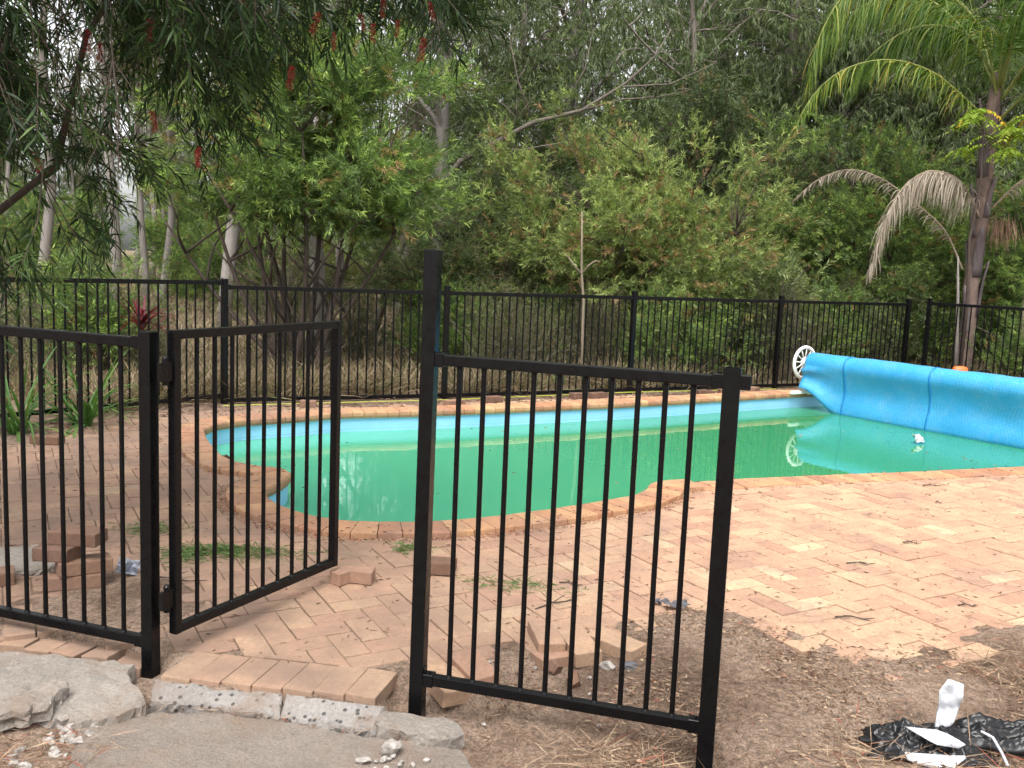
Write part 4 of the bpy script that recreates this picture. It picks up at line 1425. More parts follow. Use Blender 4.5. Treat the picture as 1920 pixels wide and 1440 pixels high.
def build_palm():
    O = Vector((7.08, 14.55, 0))
    r = empty('palm_tree', O, 'feather palm with purple-grey trunk, green arching fronds and drooping dead fronds', 'palm')
    b = MB()
    zz = [-.2, .3, .9, 1.5, 2.1, 2.7, 3.2, 3.7, 4.2, 4.7]
    b.tube([(-.05 + .012 * z + .02 * math.sin(z * 3), 0, z) for z in zz], [.155, .13, .115, .11, .11, .115, .12, .12, .10, .06], 12)
    mesh_obj('trunk', b.mesh('trunk', True), BARK_PALM, r)
    for k in range(11):                          # old split leaf bases wrapping the trunk
        z = .75 + k * .30
        a = k * 2.4 + 3.6
        c, s = math.cos(a), math.sin(a)
        v, f = [], []
        h = random.uniform(.55, .85)
        for i in range(7):
            t = i / 6
            wv = .17 * (1 - t) ** .7 + .025
            ro = .128 + .03 * t + (.10 * max(0, t - .6))
            for q in (-1, -.35, .35, 1):
                ang = a + q * wv / .18 * .8
                rad = ro + (.0 if abs(q) < .5 else -.012)
                v.append((math.cos(ang) * rad - .02, math.sin(ang) * rad, z + h * t))
        for i in range(6):
            for q in range(3):
                f.append((i * 4 + q, i * 4 + q + 1, i * 4 + q + 5, i * 4 + q + 4))
        mb = MB()
        mb.add(v, f)
        o = mesh_obj('leaf_base', mb.mesh('leaf_base', True), BOOT, r)
        sm_ = o.modifiers.new('thickness', 'SOLIDIFY')
        sm_.thickness = .02
    def rel(l):
        return [Vector(p) - O for p in l]
    GR = [([(7.1, 14.5, 4.3), (6.7, 14.3, 5.2), (5.9, 14.1, 5.75), (5.1, 14, 5.85), (4.5, 13.9, 5.55), (4.15, 13.8, 4.9), (4.05, 13.8, 4.3)], .95),
          ([(7.05, 14.5, 3.95), (6.6, 14.2, 4.15), (5.9, 14, 4.55), (5.2, 13.9, 4.68), (4.55, 13.8, 4.5), (4.1, 13.7, 4.1), (3.85, 13.6, 3.6)], .5),
          ([(7.1, 14.5, 4.4), (6.9, 14.2, 5.6), (6.4, 13.9, 6.5), (5.7, 13.7, 6.9), (5.0, 13.5, 6.7)], 1.0),
          ([(7.15, 14.5, 4.4), (7.2, 14.2, 5.6), (7.2, 13.8, 6.5), (7.1, 13.3, 6.9), (7.0, 12.8, 6.6)], 1.0),
          ([(7.15, 14.5, 4.3), (7.7, 14.2, 5.3), (8.4, 14, 5.8), (9.2, 13.9, 5.6), (9.8, 13.8, 5.0)], .95),
          ([(7.15, 14.5, 4.0), (7.6, 14.1, 4.6), (8.1, 13.9, 4.95), (8.7, 13.7, 4.8), (9.2, 13.5, 4.3)], .8),
          ([(7.1, 14.45, 4.5), (7.0, 13.9, 5.3), (6.85, 13.2, 5.5), (6.7, 12.6, 5.0), (6.6, 12.3, 4.5)], .8),
          ([(7.15, 14.45, 4.3), (7.4, 13.9, 4.9), (7.6, 13.3, 5.0), (7.75, 12.8, 4.6)], .7),
          ([(7.1, 14.5, 4.6), (7.4, 14.3, 6.0), (7.9, 14.0, 6.9), (8.6, 13.8, 7.1)], .9),
          ([(7.1, 14.5, 4.5), (6.5, 14.4, 5.2), (5.8, 14.5, 5.3), (5.2, 14.6, 4.9), (4.9, 14.6, 4.4)], .7),
          ([(7.1, 14.6, 4.4), (7.0, 15.1, 5.5), (6.7, 15.8, 6.2), (6.3, 16.5, 6.2)], .9),
          ([(7.1, 14.6, 4.4), (7.6, 15.2, 5.4), (8.1, 16, 5.9), (8.6, 16.8, 5.7)], .9),
          ([(7.1, 14.5, 4.4), (6.6, 14.8, 5.4), (5.9, 15.2, 6.0), (5.1, 15.5, 5.7), (4.7, 15.6, 5.2)], .9)]
    for i, (l, h) in enumerate(GR):
        fr = frond(r, rel(l), h, PALML, simple('palm_rachis', (.16, .18, .04), .6) if i == 0 else bpy.data.materials['palm_rachis'], 135, .021, .60 if i in (0, 1, 4, 5) else .35, .7)
        fr['label'] = 'green feathery frond'
    DM = bark_mat('dead_rachis', (.19, .145, .10), (.35, .28, .20), 10)
    DEAD = [([(7.0, 14.45, 2.55), (6.75, 14.3, 2.85), (6.4, 14.1, 3.1), (5.95, 14, 3.15), (5.55, 13.9, 2.85), (5.3, 13.8, 2.3), (5.15, 13.75, 1.65)], .62, .75, .85),
            ([(6.9, 14.6, 1.75), (6.6, 14.7, 2.35), (6.15, 14.8, 2.75), (5.6, 14.8, 3.1), (5.1, 14.8, 3.22), (4.6, 14.7, 3.05), (4.2, 14.6, 2.7)], .26, .45, .5),
            ([(7.2, 14.5, 2.7), (7.6, 14.4, 3.15), (8.1, 14.3, 3.3), (8.6, 14.2, 3.1), (9.0, 14.1, 2.5)], .25, .5, .7),
            ([(7.2, 14.5, 2.05), (7.6, 14.4, 2.35), (8.1, 14.3, 2.5), (8.6, 14.2, 2.2), (8.8, 14.2, 1.6)], .25, .5, .7)]
    for l, h, tc, pd in DEAD[:3]:
        fr = frond(r, rel(l), h, PALMD, DM, 230 if h > .5 else 90, .018, tc, pd, .25, .018)
        fr['label'] = 'dead straw-brown frond'
    # old flower stalk
    n = 160
    P = np.array([(0.28, -.12, 2.55)]) + rng.normal(size=(n, 3)) * np.array([.10, .05, .05])
    Dn = rng.normal(size=(n, 3)) * .25 + np.array([0, 0, -1.0])
    mesh_obj('flower_stalk', leaves('flower_stalk', P, Dn, rng.uniform(.25, .6, n), .012, rng.random(n) * .3 + .3, LITTER), None, r)
    # yellow-green sapling in front of the trunk
    O2 = Vector((6.75, 13.75, 0))
    r2 = empty('sapling', O2, 'yellow-green sapling with pinnate leaves in front of the palm trunk', 'sapling')
    b = MB()
    st = [(-.15, 0, -.1), (-.13, 0, 1.2), (-.20, 0, 2.2), (-.12, 0, 3.0), (-.16, 0, 3.75)]
    b.tube(st, taper(5, .028, .012), 6)
    tips = []
    for q in range(16):
        a = random.uniform(0, 6.28)
        s0 = Vector((-.15, 0, random.uniform(3.1, 3.7)))
        e = Vector((.02 + math.cos(a) * random.uniform(.15, .62), math.sin(a) * random.uniform(.1, .4), random.uniform(3.45, 4.0)))
        b.tube(curve_pts(s0, e, .06, 4, .05), taper(4, .008, .004), 4)
        tips.append(e)
    mesh_obj('trunk', b.mesh('trunk', True), BARK_BB, r2)
    P, Dn, T = [], [], []
    for e in tips:
        for k in range(4):
            a = random.uniform(0, 6.28)
            d = Vector((math.cos(a), math.sin(a), random.uniform(-.1, .3)))
            sd_ = Vector((-d.y, d.x, 0)).normalized()
            tn = random.gauss(.5, .18) if random.random() > .06 else .99
            for j in range(8):
                for sg in (-1, 1):
                    c = e + d * (.03 + j * .034) - Vector((0, 0, .0035 * j * j))
                    P.append(tuple(c))
                    Dn.append(tuple(sd_ * sg + d * .35 + Vector((0, 0, -.55))))
                    T.append(tn + random.gauss(0, .05))
    mesh_obj('crown', leaves('crown', np.array(P), np.array(Dn), .095, .036, np.array(T), SAPL, .12), None, r2)
    # grey leaning stump beside the palm
    b = MB()
    b.tube([(0, 0, -.1), (-.05, 0, .7), (-.10, 0, 1.35), (-.16, 0, 1.95)], [.032, .028, .022, .010], 6)
    tag(mesh_obj('dead_stem', b.mesh('dead_stem', True), BARK_PALE, None, (6.78, 14.2, 0)), 'pale dead stem leaning beside the palm trunk', 'dead stem')
    b = MB()
    b.tube([(0, 0, -.1), (.04, 0, .9), (.02, 0, 1.7), (.10, 0, 2.6)], [.035, .03, .025, .015], 6)
    tag(mesh_obj('thin_sapling', b.mesh('thin_sapling', True), BARK_STICK, None, (7.35, 13.6, 0)), 'thin brown sapling stem right of the palm trunk', 'sapling')
build_palm()

# ------------------------------------------------------------------ strap-leaved plants and the red cordyline
def strap_leaf(l, wd, a, el, bend, mat, tint):
    v, f, seg = [], [], 7
    p = Vector((0, 0, 0))
    d = Vector((math.cos(a) * math.cos(el), math.sin(a) * math.cos(el), math.sin(el)))
    s = Vector((-math.sin(a), math.cos(a), 0))
    for i in range(seg + 1):
        t = i / seg
        ww = wd * (0.55 + .9 * t) * (1 - t) ** .55 if t < 1 else 0.001
        v += [tuple(p - s * ww / 2), tuple(p - Vector((0, 0, ww * .18))), tuple(p + s * ww / 2)]
        d = (d + Vector((0, 0, -bend / seg))).normalized()
        p = p + d * (l / seg)
    for i in range(seg):
        for q in (0, 1):
            f.append((i * 3 + q, i * 3 + q + 1, i * 3 + q + 4, i * 3 + q + 3))
    me = bpy.data.meshes.new('leaf')
    me.from_pydata(v, [], f)
    at = me.attributes.new('tint', 'FLOAT', 'POINT')
    at.data.foreach_set('value', np.full(len(v), min(1, max(0, tint)), np.float32))
    me.polygons.foreach_set('use_smooth', [True] * len(f))
    me.materials.append(mat)
    return me

def build_strap_plants():
    random.seed(41)
    for (x, y, s, lab) in ((-4.05, 7.55, 1.0, 'clump of arching green strap leaves at the paving edge, nearest the picture edge'), (-3.72, 7.98, .95, 'clump of green strap leaves right behind the other, against the left fence'), (-4.6, 6.9, 1.0, 'green strap-leaved plant at the left picture edge')):
        r = empty('strap_leaf_plant', (x, y, -.02), lab, 'plant', 'strap-leaved plants by the left fence')
        for k in range(46):
            a = k * 2.4 + random.uniform(-.3, .3)
            mesh_obj('leaf', strap_leaf(random.uniform(.55, .95) * s, random.uniform(.026, .045), a, random.uniform(.6, 1.4), random.uniform(.6, 2.0), STRAP, random.gauss(.5, .22)), None, r, (random.uniform(-.06, .06), random.uniform(-.06, .06), 0))
    r = empty('cordyline', (-4.05, 10.15, 0), 'dark red cordyline behind the left far fence panel', 'plant')
    b = MB()
    b.tube([(0, 0, -.1), (.02, 0, .4), (.0, 0, .8)], [.018, .015, .012], 6)
    mesh_obj('stem', b.mesh('stem', True), BARK_BB, r)
    for k in range(22):
        mesh_obj('leaf', strap_leaf(random.uniform(.28, .45), random.uniform(.045, .07), k * 2.4, random.uniform(.15, 1.3), random.uniform(.3, 1.3), REDL, random.gauss(.5, .25)), None, r, (0, 0, random.uniform(.6, .85)))
build_strap_plants()

# ------------------------------------------------------------------ pool cover on its reel
def build_cover():
    A, B = Vector((3.93, 12.28, .415)), Vector((6.42, 8.50, .43))
    ax = (B - A).normalized()
    wv = Vector((-ax.y, ax.x, 0)).normalized()
    if wv.x > 0:
        wv = -wv                                  # towards the open water
    L = (B - A).length
    r = empty('cover_reel', (A.x, A.y, 0), 'white pool cover reel with spoked hand wheel at the far coping', 'cover reel')
    O = Vector((A.x, A.y, 0))
    def loc(t, o, z):
        return A + ax * t + wv * o + Vector((0, 0, z)) - O
    b = MB()
    b.tube([loc(-.12, 0, 0), loc(L + .2, 0, 0)], .04, 10)
    mesh_obj('axle', b.mesh('axle', True), M_WHITE, r)
    # wheel: rim, hub, spokes
    b = MB()
    n = 36
    for R_, rr in ((.205, .021), (.065, .012)):
        ring = [loc(-.10, math.cos(i * 2 * math.pi / n) * R_, math.sin(i * 2 * math.pi / n) * R_) for i in range(n)]
        v, f = [], []
        for i, p in enumerate(ring):
            rad = (p - loc(-.10, 0, 0)).normalized()
            for k in range(8):
                t = k * math.pi / 4
                v.append(p + rad * math.cos(t) * rr * 1.15 + ax * math.sin(t) * rr)
        for i in range(n):
            for k in range(8):
                f.append((i * 8 + k, i * 8 + (k + 1) % 8, ((i + 1) % n) * 8 + (k + 1) % 8, ((i + 1) % n) * 8 + k))
        b.add(v, f)
    b.tube([loc(-.13, 0, 0), loc(-.07, 0, 0)], .05, 14)
    wh = mesh_obj('wheel', b.mesh('wheel', True), M_WHITE, r)
    for i in range(12):
        a = i * 2 * math.pi / 12 + .1
        b = MB()
        b.tube([loc(-.10, math.cos(a) * .05, math.sin(a) * .05), loc(-.10, math.cos(a) * .2, math.sin(a) * .2)], [.010, .007], 6)
        mesh_obj('spoke', b.mesh('spoke', True), M_WHITE, wh)
    b = MB()
    b.box(loc(.02, 0, -.21), (.045, .05, .40), ax, wv)
    mesh_obj('stand', b.mesh('stand', False, .004), M_WHITE, r)
    b = MB()
    b.box(loc(.02, .05, -.372), (.05, .62, .045), ax, wv)
    mesh_obj('foot', b.mesh('foot', False, .004), M_WHITE, r)
    # rolled sheet: loops over the reel, then hangs into the water
    c = empty('pool_cover', (A.x, A.y, 0), 'blue bubble pool cover rolled on the reel and trailing into the water', 'pool cover')
    def profile(t):
        rad = .150 + .014 * nz(t * 1.3, 2, 0) + .006 * nz(t * 5, 8, 0)
        pr = []
        for i in range(15):
            a = R(215 - i * 17.5)                # from behind, over the top, to the front
            pr.append((math.cos(a) * rad, math.sin(a) * rad))
        e = pr[-1]
        fold = .45 + .55 * sm(0.05, 0.60, t)
        zb = -.62
        zend = e[1] + (zb - e[1]) * fold
        oend = .125 + .03 * nz(t * .9, 7, 0) + (1 - fold) * .02
        for i in range(1, 9):
            q = i / 8
            o = e[0] + (oend - e[0]) * q - .05 * math.sin(math.pi * min(1, q * 1.25)) * (1 + .5 * nz(t * 1.7, q * 2, 3)) + .009 * nz(t * 2.6, q * 3, 9) + .003 * nz(t * 7 + q * 4, q * 5, 4)
            pr.append((o, e[1] + (zend - e[1]) * q))
        if t < .62:                               # the corner tucks back towards the reel
            k = 1 - t / .62
            pr = [(o + (.10 * k * k if z < -.05 else 0), z) for o, z in pr]
        return pr
    ts = [0.02 + (L - .1) * (i / 110) for i in range(111)]
    v, f = [], []
    for t in ts:
        for o, z in profile(t):
            v.append(tuple(loc(t, o, z)))
    m = 23
    for i in range(len(ts) - 1):
        for k in range(m - 1):
            f.append((i * m + k, i * m + k + 1, (i + 1) * m + k + 1, (i + 1) * m + k))
    mb = MB()
    mb.add(v, f)
    o = mesh_obj('sheet', mb.mesh('sheet', True), M_COVER, c)
    sm_ = o.modifiers.new('thickness', 'SOLIDIFY')
    sm_.thickness = .006
    # spiral end of the roll
    b = MB()
    sp = [loc(.03, math.cos(i * .42) * (.145 - i * .0022), math.sin(i * .42) * (.145 - i * .0022)) for i in range(44)]
    b.tube(sp, .006, 5)
    mesh_obj('roll_end', b.mesh('roll_end', True), M_SEAM, c)
    for t0 in (.63, 1.80, 2.97):
        v, f = [], []
        for dt in (-.011, .011):
            for (o_, z) in profile(t0):
                d = Vector((o_, z))
                nn = d.normalized() * .007 if z > -.1 else Vector((.008, 0))
                v.append(tuple(loc(t0 + dt, o_ + nn.x, z + nn.y)))
        for k in range(m - 1):
            f.append((k, k + 1, m + k + 1, m + k))
        mb = MB()
        mb.add(v, f)
        o = mesh_obj('seam', mb.mesh('seam', True), M_SEAM, c)
        sm_ = o.modifiers.new('thickness', 'SOLIDIFY')
        sm_.thickness = .005
build_cover()

# ------------------------------------------------------------------ loose bricks and building rubble
BRK = box_mesh('brick', (0.229, 0.1135, 0.062), 0.005, 2)
BRK.materials.append(M_BRK)
BRP = BRK.copy()
BRP.materials.clear()
BRP.materials.append(M_PAV)
def brick(loc, rz, label, rx=0.0, ry=0.0, me=None, group=None):
    return tag(mesh_obj('brick', me or BRK, M_BRK, None, loc, (rx, ry, rz)), label, 'brick', group)

def half_brick(l, seed):
    random.seed(seed)
    bm = bmesh.new()
    bm.from_mesh(BRK)
    bmesh.ops.bisect_plane(bm, geom=bm.verts[:] + bm.edges[:] + bm.faces[:], plane_co=(-0.1145 + l, 0, 0), plane_no=(1, random.uniform(-.3, .3), random.uniform(-.2, .2)), clear_outer=True)
    bmesh.ops.holes_fill(bm, edges=[e for e in bm.edges if e.is_boundary])
    bmesh.ops.translate(bm, verts=bm.verts, vec=(0.1145 - l / 2, 0, 0))
    me = bpy.data.meshes.new('half_brick')
    bm.to_mesh(me)
    bm.free()
    return me

def build_bricks():
    sx, sy = -1.985, 4.13
    brick((sx + .02, sy, .032), .42, 'lowest dirty and shade-darkened paver of the stack behind the left fence panel')
    brick((sx + .05, sy + .02, .096), .62, 'second paver up in the stack behind the left panel', ry=.02)
    brick((sx - .06, sy - .01, .160), -.05, 'third paver up in the stack, short and shadowed', me=half_brick(.17, 4))
    brick((sx + .015, sy + .04, .224), -.10, 'topmost paver of the stack behind the left panel', rx=.03)
    tag(mesh_obj('stone_slab', poly_lump([(-2.75, 4.45), (-2.3, 4.62), (-2.12, 4.38), (-2.2, 4.24), (-2.7, 4.2)], -.02, .035, 44, .008, .006), M_CONC), 'pale grey flat stone slab behind the brick stack at the left edge', 'stone slab')
    brick((-2.36, 4.10, .03), .5, 'long paver piece on the ground left of the stack')
    brick((-3.63, 7.2, .034), -.06, 'lone paver lying on the deck near the strap-leaved plants')
    # L-shaped paver by the gate end
    b = MB()
    v = [(-.10, -.03), (-.05, -.075), (.0, -.02), (.10, -.055), (.115, .055), (-.055, .055)]
    b.add([(x, y, 0) for x, y in v] + [(x, y, .062) for x, y in v], [tuple(reversed(range(6))), tuple(range(6, 12))] + [(i, (i + 1) % 6, 6 + (i + 1) % 6, 6 + i) for i in range(6)])
    me = b.mesh('notched_brick', False, .003)
    tag(mesh_obj('brick', me, M_PAV, None, (-.735, 4.33, .003), (0, 0, .1)), 'notched paver standing loose under the free end of the gate', 'brick')
    brick((-.325, 4.53, .034), -.05, 'paver half hidden behind the tallest post', me=half_brick(.16, 9))
    brick((0.185, 3.72, .012), R(-79), 'left of three lifted pavers tilting at the dirt edge', rx=-.03, ry=.05, me=BRP)
    brick((0.318, 3.655, .010), R(-72), 'middle grey-topped paver of the three tilting at the dirt edge', rx=.05, ry=.07, me=BRP)
    brick((0.475, 3.70, .002), R(-42), 'right of three lifted pavers beside the dark stone', rx=.03, ry=.03, me=BRP)
    brick((-.10, 3.42, -.006), R(-62), 'lifted paver with grey cement patch near the foot of the tallest post', rx=.07, ry=.05, me=BRP)
    brick((-.215, 3.35, -.028), R(-57), 'chipped paver lying lower beside the foot of the tallest post', rx=-.06, ry=.10, me=BRP)
    brick((.215, 3.50, -.012), .9, 'small broken brick end below the three tilted pavers', .4, .3, half_brick(.07, 12)).scale = (.6, .4, .6)
    brick((.283, 3.385, -.012), .3, 'reddish brick chip standing in the dirt inside the near panel', .6, -.5, half_brick(.075, 14)).scale = (.6, .42, .7)
    far = [(-2.1, 9.55, 'left, behind the open gate'), (-0.62, 10.02, 'just right of the tallest post'), (-0.22, 10.42, 'lying long beside its neighbour'), (0.78, 11.0, 'left of two behind the near panel'), (1.03, 11.12, 'right of two behind the near panel'), (2.45, 11.75, 'near the open-topped post'), (2.75, 11.95, 'next to the open-topped post'), (3.2, 12.3, 'closest to the reel wheel')]
    for i, (x, y, s) in enumerate(far):
        brick((x, y, .034), R(27) + random.gauss(0, .25), 'loose paver on the far pool edge, ' + s, me=BRK if i % 3 else half_brick(.16, 30 + i), group='loose pavers along the far pool edge')

def poly_lump(pts, z0, z1, seed, jag=.012, rough=.006, step=.028):
    """broken slab: outline with crumbled edges, uneven top"""
    random.seed(seed)
    ring = []
    for i in range(len(pts)):
        a, b = Vector(pts[i]), Vector(pts[(i + 1) % len(pts)])
        k = max(1, int((b - a).length / step))
        for j in range(k):
            p = a.lerp(b, j / k)
            ring.append((p.x + random.uniform(-jag, jag), p.y + random.uniform(-jag, jag)))
    n = len(ring)
    x0, x1 = min(p[0] for p in ring), max(p[0] for p in ring)
    y0, y1 = min(p[1] for p in ring), max(p[1] for p in ring)
    cxm = (sum(p[0] for p in ring) / n, sum(p[1] for p in ring) / n)
    ins = [(p[0] + (cxm[0] - p[0]) * .0 - (.005 if p[0] > cxm[0] else -.005), p[1] - (.005 if p[1] > cxm[1] else -.005)) for p in ring]
    RP = np.array(ins)
    def inside(x, y):
        c = False
        for i in range(n):
            (xa, ya), (xb, yb) = ins[i], ins[i - 1]
            if (ya > y) != (yb > y) and x < (xb - xa) * (y - ya) / (yb - ya) + xa:
                c = not c
        return c
    inner = []
    x = x0
    while x < x1:
        y = y0
        while y < y1:
            q = (x + random.uniform(-.01, .01), y + random.uniform(-.01, .01))
            if inside(*q) and np.hypot(RP[:, 0] - q[0], RP[:, 1] - q[1]).min() > .02:
                inner.append(q)
            y += .04
        x += .04
    allp = [Vector(p) for p in ins] + [Vector(p) for p in inner]
    v, e, f, *_ = delaunay_2d_cdt(allp, [(i, (i + 1) % n) for i in range(n)], [], 1, 1e-6)
    zt = (lambda x, y: z1(x, y)) if callable(z1) else (lambda x, y: z1)
    vs = [(p.x, p.y, zt(p.x, p.y) + rough * nz(p.x, p.y, seed, 14) + rough * .6 * nz(p.x, p.y, seed, 40)) for p in v]
    fs = [tuple(t) for t in f]
    if len(v) != len(allp):
        n2 = None
    k = len(vs)
    for p in ring:
        vs.append((p[0], p[1], zt(*p) - .006 + random.uniform(-.004, .002)))
    for fr, am in ((.3, .010), (.6, .012)):
        for p in ring:
            zz_ = zt(*p)
            vs.append((p[0] + random.uniform(-am, am), p[1] + random.uniform(-am, am), zz_ - .006 + (z0 - zz_) * fr + random.uniform(-.006, .006)))
    for p in ring:
        vs.append((p[0] + random.uniform(-.006, .006), p[1] + random.uniform(-.006, .006), z0))
    for i in range(n):
        j = (i + 1) % n
        fs.append((i, k + i, k + j, j))
        for q in range(3):
            fs.append((k + q * n + i, k + (q + 1) * n + i, k + (q + 1) * n + j, k + q * n + j))
    me = bpy.data.meshes.new('lump')
    me.from_pydata(vs, [], fs)
    bm = bmesh.new()
    bm.from_mesh(me)
    bmesh.ops.recalc_face_normals(bm, faces=bm.faces[:])
    bm.to_mesh(me)
    bm.free()
    return me

def stone_mesh(seed, n=18, flat=.7):
    random.seed(seed)
    bm = bmesh.new()
    for _ in range(n):
        d = Vector((random.gauss(0, 1), random.gauss(0, 1), random.gauss(0, 1))).normalized() * random.uniform(.8, 1.0)
        bm.verts.new((d.x, d.y * .85, d.z * flat))
    bmesh.ops.convex_hull(bm, input=bm.verts[:])
    bmesh.ops.subdivide_edges(bm, edges=bm.edges[:], cuts=2, use_grid_fill=True)
    for v in bm.verts:
        v.co += v.co.normalized() * (.10 * noise.noise(v.co * 2.6 + Vector((seed, 0, 0))) + .06 * noise.noise(v.co * 7 + Vector((0, seed, 0))))
    me = bpy.data.meshes.new('stone')
    bm.to_mesh(me)
    bm.free()
    return me

def build_rubble():
    tag(mesh_obj('concrete_slab', poly_lump([(-1.44, 3.09), (-1.02, 3.135), (-.71, 3.09), (-.47, 3.02), (-.12, 2.96), (.02, 2.6), (-.15, 2.0), (-1.15, 2.0), (-1.34, 2.72)], -.2, -.072, 3, .008, .005), M_SLAB), 'flat brown-grey concrete slab at the bottom edge in front of the gate', 'concrete slab')
    edge = lambda x, y: -.018 - .5 * max(0, (3.225 - .15 * (x + 1.0)) - y - .02)
    tag(mesh_obj('concrete_edge', poly_lump([(-1.275, 3.262), (-1.0, 3.232), (-.775, 3.195), (-.765, 3.095), (-1.02, 3.145), (-1.25, 3.165)], -.16, edge, 5, .0035, .003, .022), M_CONCA), 'left length of broken concrete edging with dark aggregate below the border pavers', 'concrete edging')
    tag(mesh_obj('concrete_edge', poly_lump([(-.77, 3.192), (-.56, 3.152), (-.40, 3.128), (-.42, 3.03), (-.54, 3.05), (-.76, 3.09)], -.16, edge, 6, .0035, .003, .022), M_CONCA), 'right length of broken concrete edging with dark aggregate below the border pavers', 'concrete edging')
    tag(mesh_obj('concrete_edge', poly_lump([(-.41, 3.13), (-.15, 3.085), (-.115, 3.0), (-.18, 2.96), (-.30, 2.98), (-.43, 3.05)], -.16, -.032, 7, .010, .005, .035), M_CONC), 'smooth concrete piece in front of the foot of the tallest post', 'concrete edging')
    tag(mesh_obj('concrete_slab', poly_lump([(-2.5, 3.52), (-1.92, 3.42), (-1.55, 3.385), (-1.375, 3.345), (-1.36, 3.26), (-1.23, 3.085), (-1.42, 2.985), (-1.70, 3.02), (-2.1, 3.0), (-2.5, 3.1)], -.16, lambda x, y: -.004 - .18 * max(0, 3.2 - y), 8, .012, .010), M_CONC), 'broken grey concrete slab with crumbled edge beside the hinge post', 'concrete slab')
    tag(mesh_obj('concrete_lump', poly_lump([(-1.80, 3.14), (-1.62, 3.17), (-1.50, 3.10), (-1.53, 2.98), (-1.66, 2.90), (-1.78, 2.96)], -.05, lambda x, y: .018 + .10 * (y - 3.0), 9, .012, .012, .022), M_CONC), 'loose flat concrete lump lying on the broken slab at the left', 'concrete lump')
    tag(mesh_obj('concrete_lump', poly_lump([(-1.95, 2.98), (-1.78, 3.0), (-1.72, 2.86), (-1.80, 2.72), (-1.98, 2.75)], -.12, -.03, 12, .015, .014, .022), M_CONC), 'broken concrete lump at the lower left picture corner', 'concrete lump')
    sts = [stone_mesh(50 + i) for i in range(6)]
    def stone(x, y, s, label, mat=M_RUB, k=None, z=None, group=None, cat='stone'):
        k = random.randint(0, 5) if k is None else k
        me = sts[k]
        if mat is not M_RUB:
            me = me.copy()
            me.materials.clear()
        o = mesh_obj('stone', me, mat, None, (x, y, (gz(x, y) if z is None else z) + s * .35), (random.uniform(-.4, .4), random.uniform(-.4, .4), random.uniform(0, 6)))
        o.scale = (s, s * random.uniform(.8, 1), s * random.uniform(.75, 1))
        return tag(o, label, cat, group)
    random.seed(91)
    stone(-.345, 2.90, .052, 'largest pale rubble stone on the slab near the bottom edge', k=1, z=-.07)
    stone(-.43, 2.84, .030, 'pale stone left of the largest rubble stone', k=2, z=-.07)
    stone(.425, 3.53, .042, 'grey stone below the three tilted pavers', k=3, z=-.03)
    stone(.515, 3.535, .042, 'dark broken stone right of the grey one by the tilted pavers', M_DARKSTONE, 4, -.03)
    g = 'small rubble on the slab corner'
    for i in range(26):
        stone(random.gauss(-.33, .07), random.gauss(2.80, .05), random.uniform(.008, .02), 'small pale rubble crumb heaped beside the largest stone', z=-.07, group=g)
    for i in range(30):
        stone(random.uniform(-1.56, -1.36), random.uniform(2.72, 3.02), random.uniform(.010, .034), 'pale concrete crumb fallen beside the left slab', z=-.085, group='crumbs beside the left slab')
    for i in range(18):
        x = random.uniform(-.1, .6)
        stone(x, random.uniform(3.1, 3.55), random.uniform(.006, .014), 'tiny pale pebble in the dirt inside the near panel', group='pebbles inside the near panel')
    # torn scrap of pale plastic by the stack
    def crumple(name, l, wd, seed, amp, mat, loc, rot, label=None, cat=None, parent=None, thick=.002, nx=12, ny=9, curl=0):
        random.seed(seed)
        v, f = [], []
        for i in range(nx + 1):
            for j in range(ny + 1):
                x, y = (i / nx - .5) * l, (j / ny - .5) * wd
                edge_ = 1 + .14 * nz(i * .6, seed, j * .6)
                z = amp * (nz(x, y, seed, 6 / max(l, wd) * .6) + .5 * abs(nz(x, y, seed + 5, 14 / max(l, wd) * .6))) + curl * x * x
                v.append((x * edge_, y * edge_, z))
        for i in range(nx):
            for j in range(ny):
                a = i * (ny + 1) + j
                f.append((a, a + 1, a + ny + 2, a + ny + 1))
        b = MB()
        b.add(v, f)
        o = mesh_obj(name, b.mesh(name), mat, parent, loc, rot)
        md = o.modifiers.new('thickness', 'SOLIDIFY')
        md.thickness = thick
        if label:
            tag(o, label, cat)
        return o
    crumple('plastic_scrap', .10, .075, 3, .05, M_CLEAR, (-1.80, 4.31, .036), (1.0, .3, .4), 'crumpled pale plastic scrap beside the brick stack', 'plastic scrap')
    crumple('paper_scrap', .17, .10, 4, .06, M_PAPER, (4.36, 9.85, -.12), (.9, .1, .7), 'white paper scrap floating at the edge of the blue cover', 'paper scrap')
    crumple('floating_leaf', .11, .05, 6, .03, LITTER, (-2.36, 7.66, -.158), (.1, .2, .7), 'brown dead leaf floating in the left corner of the pool', 'leaf')
    crumple('plastic_scrap', .12, .05, 8, .03, M_DARKSTONE, (.80, 4.16, .02), (.2, .1, .3), 'grey-black torn film on the paving left of the open-topped post', 'plastic scrap')
    crumple('plastic_scrap', .05, .04, 9, .02, M_DARKSTONE, (.72, 4.20, .016), (.2, .3, 1.3), 'small dark film scrap beside the larger torn piece', 'plastic scrap')
    random.seed(3)
    # rubbish bag bottom right: black film with its white side showing
    r = empty('rubbish_bag', (1.50, 3.02, -.025), 'torn black and white plastic bag on the dry grass at the bottom right', 'plastic bag')
